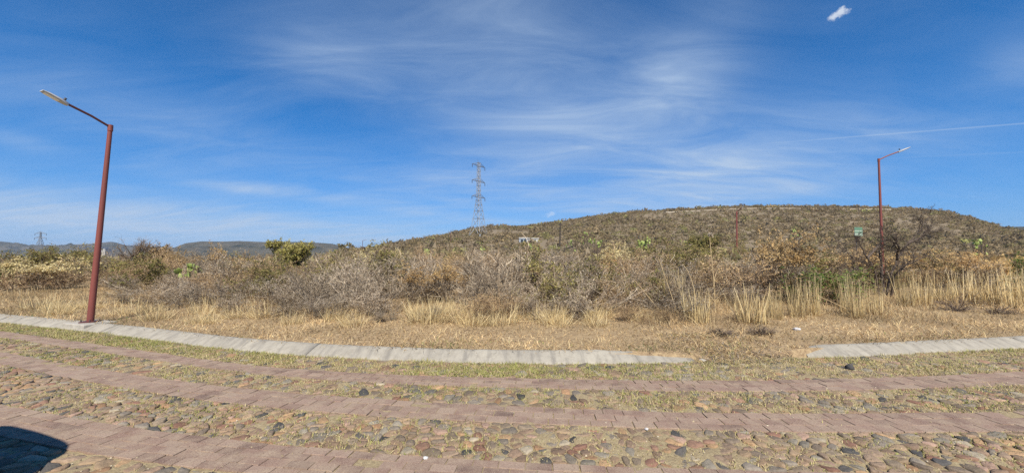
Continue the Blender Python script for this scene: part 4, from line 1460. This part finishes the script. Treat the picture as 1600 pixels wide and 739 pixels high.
# ------------------------------------------------------------------ prickly pears
def pad_mesh():
    n, m = 12, 6
    V, F = [(0, 0, 0)], []
    for i in range(1, m):
        t = i / m
        w = math.sin(math.pi * t ** 0.8) ** 0.7
        for k in range(n):
            a = 2 * math.pi * k / n
            V.append((0.5 * 0.72 * w * math.cos(a), 0.075 * w * math.sin(a), t))
    V.append((0, 0, 1.0))
    F3, F4 = [], []
    for k in range(n):
        F3.append((0, 1 + (k + 1) % n, 1 + k))
        F3.append((len(V) - 1, 1 + (m - 2) * n + k, 1 + (m - 2) * n + (k + 1) % n))
    for i in range(m - 2):
        for k in range(n):
            j = (k + 1) % n
            F4.append((1 + i * n + k, 1 + i * n + j, 1 + (i + 1) * n + j, 1 + (i + 1) * n + k))
    V = np.array(V)
    V[:, 1] += 0.04 * np.sin(V[:, 2] * 3)
    return mesh_np('pad', V, [np.array(F4), np.array(F3)], MAT_PAD, smooth=True)
def pad_material():
    m, g, b = new_mat('cactus_pad')
    oi = g.n('ShaderNodeObjectInfo')
    tc = g.n('ShaderNodeTexCoord')
    n = g.noise(tc.outputs['Object'], 9.0, 3.0, 0.5)
    c = g.ramp(oi.outputs['Random'], [(0.0, (0.17, 0.22, 0.07)), (0.5, (0.27, 0.34, 0.085)), (1.0, (0.37, 0.43, 0.13))])
    c = g.mix(g.ramp(n, [(0.55, 0.0), (0.75, 0.6)]), c, (0.30, 0.26, 0.10))
    g.l(c, b.inputs['Base Color'])
    b.inputs['Roughness'].default_value = 0.55
    return m
MAT_PAD = pad_material()
PAD = pad_mesh()
from mathutils import Vector, Matrix, Euler
def prickly_pear(px, py, y, hgt, wid, n, seed, label):
    rng = np.random.default_rng(seed)
    c = at(px, py, y)
    z0 = min(c[2], float(H(c[0], y)) + 0.9) - 0.1
    z0 = float(H(c[0], y)) - 0.05
    o = empty('prickly_pear', (c[0], y, z0))
    tag(o, label, 'cactus')
    tot = max(0.8, c[2] - z0)
    s = 0.30
    lift = max(0.0, tot - hgt)
    slots = []
    trunk = MB()
    for i in range(max(7, n // 4)):
        a = rng.uniform(0, 6.28)
        r = math.sqrt(rng.random()) * 0.8 * wid / 2
        base = Vector((math.cos(a) * r, math.sin(a) * r, lift + (tot - lift) * rng.uniform(0.05, 0.62)))
        trunk.tube([(base.x * 0.2, base.y * 0.2, 0), (base.x * 0.7, base.y * 0.7, base.z * 0.55), tuple(base + Vector((0, 0, 0.03)))], [0.07, 0.06, 0.04], 6)
        slots.append((base, Euler((rng.normal(0, 0.3), rng.normal(0, 0.4), rng.uniform(0, 3.14)))))
    trunk.build('trunk', MAT_BARK, o, True)
    k, zmax = 0, 0.5
    while k < n and slots:
        base, rot = slots.pop(0)
        sc = s * rng.uniform(0.8, 1.2)
        p = obj('pad', PAD, o, base, 0, (sc, sc, sc))
        p.rotation_euler = rot
        k += 1
        M = rot.to_matrix()
        zmax = max(zmax, (M @ Vector((0, 0, sc)) + base).z)
        for j in range(rng.integers(1, 4)):
            f = rng.uniform(-0.8, 0.8)
            tip = M @ Vector((0.34 * f * sc, 0, (0.97 - 0.22 * abs(f)) * sc)) + base
            r2 = (M @ Euler((rng.normal(0, 0.35), f * 0.75 + rng.normal(0, 0.2), rng.normal(0, 0.8))).to_matrix()).to_euler()
            up = (r2.to_matrix() @ Vector((0, 0, 1))).z
            if up > -0.1 and tip.z < tot and math.hypot(tip.x, tip.y) < wid * 0.55:
                slots.append((tip, r2))
    f_ = float(np.clip((c[2] - z0) / zmax, 0.8, 1.25))
    o.scale = (f_, f_, f_)
    return o
prickly_pear(1002, 369, 40.0, 1.7, 2.4, 80, 701, 'largest bright green prickly pear standing at the foot of the hill')
prickly_pear(932, 372, 44.0, 1.2, 1.4, 26, 702, 'pale green prickly pear just beyond the small leafless tree')
prickly_pear(675, 388, 32.0, 1.1, 1.5, 32, 703, 'bright prickly pear in the scrub below the pylon')
prickly_pear(758, 384, 42.0, 1.6, 1.2, 16, 704, 'small yellowish prickly pear at the foot of the pylon')
prickly_pear(298, 411, 17.5, 1.0, 1.4, 34, 705, 'prickly pear with fresh green pads in the thicket beyond the lamp post')
prickly_pear(835, 379, 46.0, 2.2, 1.8, 22, 706, 'grey-green prickly pear below the white house')
prickly_pear(890, 374, 52.0, 2.2, 1.6, 18, 707, 'prickly pear beside the dark wooden pole on the slope')
prickly_pear(1530, 372, 40.0, 2.4, 1.2, 18, 708, 'prickly pear at the dip where the hill ends')
prickly_pear(915, 362, 75.0, 3.0, 3.0, 20, 709, 'pale prickly pear thicket low on the hillside above the small leafless tree')
prickly_pear(1245, 356, 90.0, 3.0, 3.0, 18, 710, 'prickly pear on the hillside between the two red lamp posts')

# ------------------------------------------------------------------ street lamps
MAT_RED = mat_plain('rusty_red_paint', (0.235, 0.062, 0.045), 0.55, 5.0, (0.17, 0.052, 0.042), spec=0.4, stretch=(1, 1, 0.15))
MAT_REDD = mat_plain('dark_red_paint', (0.10, 0.038, 0.035), 0.5)
MAT_LUM = mat_plain('grey_lamp_housing', (0.42, 0.43, 0.44), 0.45, spec=0.5)
MAT_LENS = mat_plain('lamp_lens', (0.75, 0.76, 0.74), 0.25, spec=0.5)
MAT_DARK = mat_plain('dark_metal', (0.05, 0.05, 0.055), 0.6)
MAT_PADC = mat_plain('concrete_footing', (0.45, 0.42, 0.36), 0.95, 8.0, (0.33, 0.30, 0.25), bump=0.5)
def street_lamp(base, top, head, r, label, footing=True, col=None, headlen=0.55):
    """base, top of the pole and outer tip of the luminaire, in world metres"""
    base, top, head = (np.asarray(v, float) for v in (base, top, head))
    o = empty('street_lamp', base)
    tag(o, label, 'street lamp', 'red street lamps')
    t, h = top - base, head - base
    red = col or MAT_RED
    MB().tube([(0, 0, 0), t * 0.33, t * 0.66, t], [r, r * 0.9, r * 0.78, r * 0.66], 14).build('pole', red, o, True)
    if footing:
        MB().box((0, 0, 0.012), (r * 4.2, r * 4.2, 0.024), 0.3).build('base_plate', MAT_REDD, o)
        for sx in (-1, 1):
            for sy in (-1, 1):
                MB().tube([(sx * r * 1.6, sy * r * 1.6, 0.02), (sx * r * 1.6, sy * r * 1.6, 0.06)], 0.012, 6).build('bolt', MAT_DARK, o)
        a = math.atan2(float(KB(base[0] + .1) - KB(base[0] - .1)), 0.2)
        MB().box((0.0, 0.0, -0.10), (0.8, 0.55, 0.199), a, 0.012).build('footing', MAT_PADC, o)
    d = h - t
    L = np.linalg.norm(d)
    ax = d / L
    hl = min(headlen, L * 0.36)
    neck = h - ax * hl
    MB().tube([t + np.array([0, 0, -0.09]), t + np.array([0, 0, 0.05])], [r * 0.8, r * 0.8], 12).build('collar', red, o, True)
    bow = np.array([0, 0, 0.02 * L])
    MB().tube([t + ax * 0.0, t + ax * L * 0.3 + bow, neck + bow * 0.2, neck + ax * 0.1], [r * 0.42] * 4, 8).build('arm', MAT_REDD if r > 0.06 else red, o, True)
    # luminaire: flat tapering LED head
    side = unit(np.cross(ax, (0, 0, 1)))
    upv = np.cross(side, ax)
    sec = [(0.0, 0.04, 0.03, 0.022), (0.12, 0.065, 0.036, 0.022), (0.35, 0.10, 0.034, 0.016), (0.75, 0.105, 0.024, 0.010), (1.0, 0.075, 0.008, 0.006)]
    P, F = [], []
    for (f, w, u, dn) in sec:
        c = neck + ax * hl * f
        for (sx, sz) in ((-1, -dn), (-0.75, u * 0.75), (0, u), (0.75, u * 0.75), (1, -dn), (0.8, -dn - 0.012), (-0.8, -dn - 0.012)):
            P.append(c + side * w * sx + upv * sz)
    for i in range(len(sec) - 1):
        for k in range(7):
            j = (k + 1) % 7
            F.append((i * 7 + k, i * 7 + j, i * 7 + 7 + j, i * 7 + 7 + k))
    F += [tuple(range(7)), tuple(range(28, 35))]
    lum = MB().add(P, F).build('luminaire', MAT_LUM, o, True)
    c0, c1 = neck + ax * hl * 0.35 - upv * 0.029, neck + ax * hl * 0.9 - upv * 0.021
    MB().add([c0 - side * 0.07, c0 + side * 0.07, c1 + side * 0.06, c1 - side * 0.06, c0 - side * 0.07 - upv * .006, c0 + side * 0.07 - upv * .006, c1 + side * 0.06 - upv * .006, c1 - side * 0.06 - upv * .006],
             [(0, 1, 2, 3), (7, 6, 5, 4), (0, 4, 5, 1), (1, 5, 6, 2), (2, 6, 7, 3), (3, 7, 4, 0)]).build('lens', MAT_LENS, lum)
    c = neck + ax * hl * 0.2 + upv * 0.05
    MB().tube([c, c + upv * 0.05], [0.022, 0.02], 8).build('photocell', MAT_DARK, lum, True)
    return o
xb, yb = gnd(141, 503, 0.13)
yt = yb + 0.05
top = at(172.5, 199, yt)
street_lamp((xb, yb, 0.13), top, at(65, 141.5, yt - 1.0), 0.062, 'red street lamp by the kerb, its arm reaching out over the road')
YL = 15.2
top = at(1373, 250, YL)
bx_ = at(1380, 440, YL)
street_lamp((bx_[0], YL, float(H(bx_[0], YL))), top, at(1421, 230.5, YL - 0.35), 0.053, 'red street lamp behind the dark bare tree')
YL = 46.0
bx_ = at(1151, 385, YL)
zt = at(1151, 331, YL)
street_lamp((bx_[0], YL, float(H(bx_[0], YL))), zt, at(1163, 321.5, YL - 0.5), 0.11, 'small orange-red street lamp at the foot of the hill', footing=False, headlen=0.6)
for (px, py0, py1, y, hx, hy, lab) in [(566.5, 393, 376, 120.0, 573, 374.5, 'tiny far street lamp on the skyline beside the small bare bush-tree'),
                                      (704, 381, 361, 125.0, 709, 358, 'tiny far street lamp just beside the pylon')]:
    b_ = at(px, py0, y)
    street_lamp((b_[0], y, float(H(b_[0], y))), at(px, py1, y), at(hx, hy, y - 0.5), 0.09, lab, footing=False, col=MAT_REDD, headlen=0.5)
# wooden pole on the slope
b_ = at(874.5, 380, 78.0)
zb = float(H(b_[0], 78.0))
o = empty('utility_pole', (b_[0], 78.0, zb))
tag(o, 'dark wooden pole on the slope beside the white house', 'pole')
t_ = at(875.5, 348, 78.0) - np.array(o.location)
MAT_WOOD = mat_plain('dark_wood', (0.06, 0.05, 0.042), 0.9, 3.0)
MB().tube([(0, 0, -0.2), t_ * 0.5, t_], [0.16, 0.14, 0.11], 8).build('pole', MAT_WOOD, o, True)
MB().box(t_ - np.array([0, 0, 0.5]), (1.0, 0.12, 0.14), 0.5).build('crossarm', MAT_WOOD, o)

# ------------------------------------------------------------------ lattice pylons
MAT_STEEL = mat_plain('galvanised_steel', (0.24, 0.25, 0.26), 0.6, metal=0.3)
def pylon(px, py_base, py_top, y, wpx, yaw, label, s=1.0, arms=3, arm_len=3.6):
    b0 = at(px, py_base, y)
    zb = float(H(b0[0], y)) - 0.3
    top = at(px, py_top, y)
    Ht = top[2] - zb
    o = empty('lattice_pylon', (b0[0], y, zb), yaw)
    tag(o, label, 'pylon')
    hw = wpx / FPX * y / 2
    zbase = b0[2] - zb
    # half width profile by height
    hs = np.array([0, zbase + (Ht - zbase) * 0.17, zbase + (Ht - zbase) * 0.56, Ht * 0.985])
    ws = np.array([hw * 1.05, hw * 0.72, hw * 0.22, hw * 0.17])
    W = lambda z: float(np.interp(z, hs, ws))
    cor = [(-1, -1), (1, -1), (1, 1), (-1, 1)]
    for cx, cy in cor:
        MB().tube([(cx * W(z), cy * W(z), z) for z in hs], [0.12 * s, 0.11 * s, 0.08 * s, 0.065 * s], 4).build('leg', MAT_STEEL, o)
    lev = [0.0, hs[1]]
    while lev[-1] < Ht * 0.96:
        lev.append(lev[-1] + max(1.9 * s, W(lev[-1]) * 1.9))
    lev[-1] = Ht * 0.985
    for a, b_ in zip(lev[:-1], lev[1:]):
        for i in range(4):
            (ax, ay), (bx, by) = cor[i], cor[(i + 1) % 4]
            br = MB()
            r = 0.06 * s
            if a == 0.0:   # spread legs: K bracing up to the middle of the belt
                m = np.array([(ax + bx) / 2 * W(b_), (ay + by) / 2 * W(b_), b_])
                br.tube([(ax * W(a), ay * W(a), a), m], r * 1.6, 4).tube([(bx * W(a), by * W(a), a), m], r * 1.6, 4)
            else:
                br.tube([(ax * W(a), ay * W(a), a), (bx * W(b_), by * W(b_), b_)], r, 4).tube([(bx * W(a), by * W(a), a), (ax * W(b_), ay * W(b_), b_)], r, 4)
            br.tube([(ax * W(b_), ay * W(b_), b_), (bx * W(b_), by * W(b_), b_)], r, 4)
            br.build('brace', MAT_STEEL, o)
    z0 = zbase + (Ht - zbase) * 0.56
    for k in range(arms):
        z = z0 + (Ht * 0.95 - z0) * k / max(1, arms - 1)
        for sgn in (-1, 1):
            w = W(z)
            tip = np.array([sgn * (w + arm_len * s), 0, z - 0.1])
            am = MB()
            for cy in (-1, 1):
                am.tube([(sgn * w, cy * w, z - 0.2), tip], 0.07 * s, 4).tube([(sgn * w, cy * w, z + 1.1 * s), tip], 0.07 * s, 4)
            mid = np.array([sgn * (w + arm_len * s * 0.5), 0, z + 0.25 * s])
            am.tube([(sgn * w, -w, z - 0.2), mid, (sgn * w, w, z - 0.2)], 0.05 * s, 4)
            a_ = am.build('crossarm', MAT_STEEL, o)
            MB().tube([tip, tip - np.array([0, 0, 0.5]), tip - np.array([0, 0, 1.3 * s])], [0.09 * s, 0.13 * s, 0.09 * s], 6).build('insulator', MAT_DARK, a_)
    MB().tube([(0, 0, Ht * 0.98), (-w * 1.5, 0, Ht * 1.02)], 0.08 * s, 4).build('peak', MAT_STEEL, o)
    return o
pylon(747.5, 378, 253, 150.0, 22, math.radians(58), 'tall grey lattice pylon at the foot of the hill')
pylon(62.5, 384, 362, 420.0, 7, math.radians(20), 'tiny distant lattice pylon on the horizon near the picture edge', s=1.6, arms=2, arm_len=2.6)

# ------------------------------------------------------------------ house and other far things
MAT_WHITE = mat_plain('white_render', (0.55, 0.54, 0.51), 0.85, 1.2, (0.42, 0.41, 0.38))
MAT_GLASS = mat_plain('dark_window', (0.03, 0.04, 0.05), 0.15, spec=0.5)
MAT_GREY = mat_plain('grey_render', (0.34, 0.38, 0.42), 0.85)
def house(px0, px1, py_top, py_bot, y, label, wing=True):
    a, b_ = at(px0, py_top, y), at(px1, py_bot, y)
    w, h = b_[0] - a[0], a[2] - b_[2]
    cx = (a[0] + b_[0]) / 2
    zg = float(H(cx, y))
    hh = a[2] - zg
    o = empty('house', (cx, y + 3, zg))
    tag(o, label, 'house')
    MB().box((-w * 0.28, 0, hh / 2), (w * 0.42, 6.0, hh)).build('wall', MAT_GREY, o)
    MB().box((-w * 0.28, 0, hh + 0.12), (w * 0.46, 6.4, 0.24)).build('roof', MAT_WHITE, o)
    MB().box((w * 0.20, 0.5, hh * 0.46), (w * 0.54, 5.4, hh * 0.92)).build('wall', MAT_WHITE, o)
    MB().box((w * 0.20, 0.5, hh * 0.92 + 0.1), (w * 0.56, 5.8, 0.2)).build('roof', MAT_WHITE, o)
    for (fx, fw) in ((-0.36, 0.13), (-0.20, 0.13)):
        wn = MB().box((w * fx, -3.03, hh - 0.85), (w * fw, 0.06, 1.0)).build('window', MAT_GLASS, o)
        MB().box((w * fx, -3.06, hh - 1.42), (w * fw * 1.15, 0.14, 0.1)).build('sill', MAT_WHITE, wn)
    for fx in (0.10, 0.30):
        MB().box((w * fx, -2.23, hh * 0.92 - 0.8), (w * 0.09, 0.06, 0.9)).build('window', MAT_GLASS, o)
    MB().box((w * 0.44, -2.23, hh * 0.3), (w * 0.05, 0.06, hh * 0.55)).build('door', MAT_WOOD, o)
    return o
house(811, 843, 372.3, 378, 112.0, 'low white house with flat roof on the slope under the hill')
house(153, 163, 386, 392, 320.0, 'tiny white far house beside the red lamp post')
# pale boundary wall along the top of the hill
def ridge_wall():
    y = 224.0
    o = empty('boundary_wall', (at(1200, 328, y)[0], y, 0))
    tag(o, 'long thin pale wall running along the top of the hill', 'wall')
    ox = o.location.x
    xs = np.linspace(at(1040, 330, y)[0], at(1392, 327, y)[0], 37)
    hs = np.array([max(float(H(q, y + e)) for e in (-2, -1, 0)) for q in (xs[:-1] + xs[1:]) / 2]) + 0.30
    hs = np.convolve(np.concatenate([[hs[0]] * 4, hs, [hs[-1]] * 4]), np.ones(9) / 9, 'valid')
    for a, b_, zt in zip(xs[:-1], xs[1:], hs):
        MB().box(((a + b_) / 2 - ox, 0, zt - 1.5), (b_ - a - 0.03, 0.35, 3.0)).build('wall_panel', MAT_WALL, o)
MAT_WALL = mat_plain('pale_wall', (0.46, 0.40, 0.31), 0.9, 0.3, (0.36, 0.31, 0.24))
ridge_wall()
# street name sign
MAT_SIGN = mat_plain('green_sign_paint', (0.10, 0.20, 0.13), 0.5)
MAT_SIGN2 = mat_plain('faded_sign_print', (0.30, 0.38, 0.30), 0.6)
c = at(1340, 362, 22.0)
zg = float(H(c[0], 22.0))
o = empty('street_sign', (c[0], 22.0, zg))
tag(o, 'faded green sign plate on a thin post behind the bare tree', 'sign')
zc = c[2] - zg
MB().tube([(-0.10, 0, -0.2), (-0.10, 0, zc + 0.25)], 0.03, 8).build('post', MAT_DARK, o, True)
pl = MB().box((0, -0.05, zc), (0.46, 0.02, 0.50), 0, 0.004).build('plate', MAT_SIGN2, o)
MB().box((0, -0.066, zc + 0.165), (0.44, 0.006, 0.15)).build('header_band', MAT_SIGN, pl)
MB().box((0, -0.066, zc - 0.03), (0.44, 0.006, 0.06)).build('print_line', MAT_SIGN, pl)
# white stone and small debris on the verge and road
MAT_STONE = mat_plain('pale_stone', (0.58, 0.57, 0.55), 0.85, 14.0, (0.42, 0.40, 0.37), bump=0.6)
MAT_BSTONE = mat_plain('dark_stone', (0.05, 0.047, 0.045), 0.85, 14.0, (0.09, 0.085, 0.08), bump=0.6)
def rock(px, py, r, mat, label, seed, flat=0.6, on=None):
    rng = np.random.default_rng(seed)
    x, y = gnd(px, py, 0.12 if on is None else on)
    z = float(H(x, y)) if on is None else on
    import bmesh
    bm = bmesh.new()
    bmesh.ops.create_icosphere(bm, subdivisions=2, radius=1.0)
    for v in bm.verts:
        k = 1 + rng.normal(0, 0.11)
        v.co = Vector((v.co.x * r * k * 1.15, v.co.y * r * k, v.co.z * r * k * flat))
    me = bpy.data.meshes.new('stone')
    bm.to_mesh(me)
    bm.free()
    me.materials.append(mat)
    tag(obj('stone', me, None, (x, y, z + r * flat * 0.45), rng.uniform(0, 6)), label, 'stone')
rock(1245, 516, 0.065, MAT_STONE, 'pale stone lying on the dry verge beyond the kerb gap', 1)
rock(1328, 577, 0.045, MAT_BSTONE, 'small dark pointed stone on the cobbles by the kerb end', 2, 1.2, 0.01)
rock(1010, 671, 0.016, MAT_STONE, 'little white pebble on the brick band', 3, 0.8, 0.021)
rock(665, 716, 0.02, MAT_STONE, 'small white paper scrap among the cobbles at the edge of the brick band', 4, 0.6, 0.012)  # scrap of white paper, modelled like the stones
rock(1098, 563, 0.05, MAT_PADC, 'flat pale stone at the tapered end of the kerb', 5, 0.35, 0.01)
# dead dark brush lying on the verge
def dead_brush(px, py, w, h, label, seed, flat=0.5):
    rng = np.random.default_rng(seed)
    y = 8.0
    for _ in range(30):
        y = 0.5 * y + 0.5 * gnd(px, py, float(H((px - 800) / FPX * y, y)))[1]
    x = (px - 800) / FPX * y
    o = empty('dead_brush', (x, y, float(H(x, y))))
    tag(o, label, 'dead bush')
    n = 40
    a = rng.uniform(0, 6.28, n)
    el = np.abs(rng.normal(0.3, 0.35, n))
    D = np.stack([np.cos(a) * np.cos(el), 0.6 * np.sin(a) * np.cos(el), np.sin(el) * flat * 2], -1)
    p0 = grow(rng, rng.normal(0, 0.05, (n, 3)) * np.array([1, 1, 0.1]), D, w * rng.uniform(0.3, 0.6, n), 4, 0.2, 0.0)
    s1, d1, i1 = branch(rng, p0, 10, 0.2, 1.0, 0.6, 0.05)
    p1 = grow(rng, s1, d1, rng.uniform(0.05, 0.16, len(i1)), 2, 0.2)
    v0, f0, k0 = ribbons(rng, p0, 0.006, 0.003)
    v1, f1, k1 = ribbons(rng, p1, 0.004, 0.002)
    V = np.concatenate([v0, v1])
    V[:, 2] = np.abs(V[:, 2]) * h / max(0.01, np.quantile(np.abs(V[:, 2]), 0.98))
    C = np.concatenate([np.repeat(pick(rng, [(0.10, 0.075, 0.06), (0.14, 0.105, 0.085), (0.08, 0.06, 0.05)], n), k0, 0), np.repeat(pick(rng, [(0.12, 0.09, 0.07), (0.17, 0.13, 0.10)], len(p1), 0.3), k1, 0)])
    obj('twigs', mesh_np('twigs', V, [np.concatenate([f0, f1 + len(v0)])], MAT_BARK2, C), o)
dead_brush(1185, 522, 0.5, 0.16, 'dark dead brush lying on the verge in front of the straw clump', 31)
dead_brush(1122, 522, 0.4, 0.10, 'small flat dark brush on the verge near the kerb end', 32)
dead_brush(1490, 486, 1.1, 0.42, 'dark dead bush with upright twigs at the foot of the straw grass', 33)
dead_brush(1555, 490, 0.6, 0.22, 'small dark dead bush beside the bigger one in the straw grass', 34)

# ------------------------------------------------------------------ unseen car, a guess added outside the frame to cast the corner shadow
def car():
    MAT_CAR = mat_plain('silver_car_paint', (0.30, 0.31, 0.33), 0.3, metal=0.5, spec=0.5)
    MAT_TYRE = mat_plain('tyre_rubber', (0.02, 0.02, 0.02), 0.9)
    MAT_TAIL = mat_plain('tail_lamp_red', (0.35, 0.02, 0.02), 0.2, spec=0.5)
    # local: +Y is the tail, width along X, ground z=0
    o = empty('shadow_car', CAR_AT, CAR_RZ)
    tag(o, 'silver car added outside the frame to cast the road corner shadow', 'car')
    st = [  # y, z bottom, z belt, z roof, half width, half roof width
        (-4.25, 0.45, 0.62, 0.66, 0.62, 0.50), (-4.1, 0.32, 0.78, 0.84, 0.80, 0.66), (-3.6, 0.25, 0.90, 0.96, 0.88, 0.72), (-2.95, 0.22, 0.97, 1.03, 0.90, 0.74),
        (-2.2, 0.22, 1.00, 1.52, 0.91, 0.64), (-1.7, 0.22, 1.01, 1.63, 0.91, 0.64), (-0.9, 0.22, 1.02, 1.66, 0.91, 0.64), (-0.35, 0.24, 1.02, 1.62, 0.90, 0.62),
        (-0.06, 0.28, 1.02, 1.46, 0.86, 0.56), (0.0, 0.36, 0.98, 1.20, 0.80, 0.54)]
    st = [(y, zb, zbelt * 1.08, zr * 1.19 if zr > 1.1 else zr * 1.08, hw, hr * 1.08) for (y, zb, zbelt, zr, hw, hr) in st]
    P, F = [], []
    for (y, zb, zbelt, zr, hw, hr) in st:
        sec = [(-hw * 0.92, zb), (-hw, zb + 0.14), (-hw, zbelt - 0.12), (-hw * 0.97, zbelt), (-hr, zr - 0.07), (-hr * 0.8, zr), (hr * 0.8, zr), (hr, zr - 0.07), (hw * 0.97, zbelt), (hw, zbelt - 0.12), (hw, zb + 0.14), (hw * 0.92, zb)]
        P += [(x, y, z) for x, z in sec]
    for i in range(len(st) - 1):
        for k in range(12):
            j = (k + 1) % 12
            F.append((i * 12 + k, i * 12 + j, i * 12 + 12 + j, i * 12 + 12 + k))
    F += [tuple(range(12)), tuple(range(12 * (len(st) - 1), 12 * len(st)))]
    bd = MB().add(P, F).build('body', MAT_CAR, o, True)
    sb = bd.modifiers.new('rounding', 'SUBSURF')
    sb.levels = sb.render_levels = 2
    def side_pt(y, f, sgn):
        ys = [s[0] for s in st]
        v = [np.interp(y, ys, [s[c] for s in st]) for c in range(1, 6)]
        z0, z1, w0, w1 = v[1], v[2] - 0.07, v[3] * 0.97, v[4]
        return (sgn * (w0 + (w1 - w0) * f + 0.006), y, z0 + (z1 - z0) * f)
    for sgn in (-1, 1):
        for (ya, yb_) in ((-2.15, -1.35), (-1.27, -0.62)):
            q = [side_pt(ya, 0.08, sgn), side_pt(yb_, 0.08, sgn), side_pt(yb_, 0.9, sgn), side_pt(ya + (0.12 if ya < -2 else 0), 0.9, sgn)]
            q2 = [(p[0] - sgn * 0.02, p[1], p[2]) for p in q]
            MB().add(q + q2, [(0, 1, 2, 3), (7, 6, 5, 4), (0, 4, 5, 1), (1, 5, 6, 2), (2, 6, 7, 3), (3, 7, 4, 0)]).build('window', MAT_GLASS, o)
        MB().box((sgn * 0.66, 0.0, 0.86), (0.22, 0.06, 0.26), 0, 0.01).build('tail_lamp', MAT_TAIL, o)
        MB().box((sgn * 0.98, -2.3, 1.05), (0.18, 0.1, 0.14), 0, 0.02).build('mirror', MAT_CAR, o)
        for y in (-3.45, -0.85):
            wh = MB().tube([(sgn * 0.70, y, 0.33), (sgn * 0.72, y, 0.33), (sgn * 0.90, y, 0.33), (sgn * 0.925, y, 0.33)], [0.29, 0.33, 0.33, 0.29], 24).build('wheel', MAT_TYRE, o, True)
            MB().tube([(sgn * 0.92, y, 0.33), (sgn * 0.935, y, 0.33)], [0.21, 0.19], 20).build('rim', MAT_LUM, wh, True)
    q = [(-0.55, -2.93, 1.16), (0.55, -2.93, 1.16), (0.52, -2.24, 1.78), (-0.52, -2.24, 1.78)]
    MB().add(q + [(a, b_ + 0.02, c_ - 0.03) for a, b_, c_ in q], [(0, 1, 2, 3), (7, 6, 5, 4), (0, 4, 5, 1), (1, 5, 6, 2), (2, 6, 7, 3), (3, 7, 4, 0)]).build('windscreen', MAT_GLASS, o)
    MB().box((0, 0.03, 0.50), (1.5, 0.1, 0.2), 0, 0.03).build('bumper', MAT_DARK, o)
    MB().box((0, 0.015, 0.78), (0.5, 0.02, 0.13)).build('number_plate', MAT_WHITE, o)
CAR_AT, CAR_RZ = (-4.10, 2.02, 0.02), math.radians(-20)
car()

# ------------------------------------------------------------------ air
def haze():
    m = bpy.data.materials.new('haze')
    m.use_nodes = True
    g = NT(m.node_tree)
    out = g.n('ShaderNodeOutputMaterial')
    v = g.n('ShaderNodeVolumePrincipled')
    v.inputs['Color'].default_value = (0.66, 0.80, 1.0, 1)
    v.inputs['Density'].default_value = 0.00009
    v.inputs['Anisotropy'].default_value = 0.0
    g.l(v.outputs[0], out.inputs['Volume'])
    o = MB().box((0, 3300, 38), (20000, 14000, 148)).build('haze', m)
    tag(o, kind='stuff')
haze()

# ------------------------------------------------------------------ labels: look-alikes that share a phrase are told apart by their order
def number_lookalikes():
    words = ['first', 'second', 'third', 'fourth', 'fifth', 'sixth', 'seventh', 'eighth', 'ninth', 'tenth']
    by = {}
    for o_ in COL.objects:
        if o_.parent is None and 'label' in o_ and 'group' in o_:
            by.setdefault(o_['label'], []).append(o_)
    for lab, os_ in by.items():
        if len(os_) > 1:
            os_.sort(key=lambda q: q.location.x / max(q.location.y, 0.1))
            for i, q in enumerate(os_[:10]):
                q['label'] = lab + ', ' + words[i] + ' from left'
number_lookalikes()
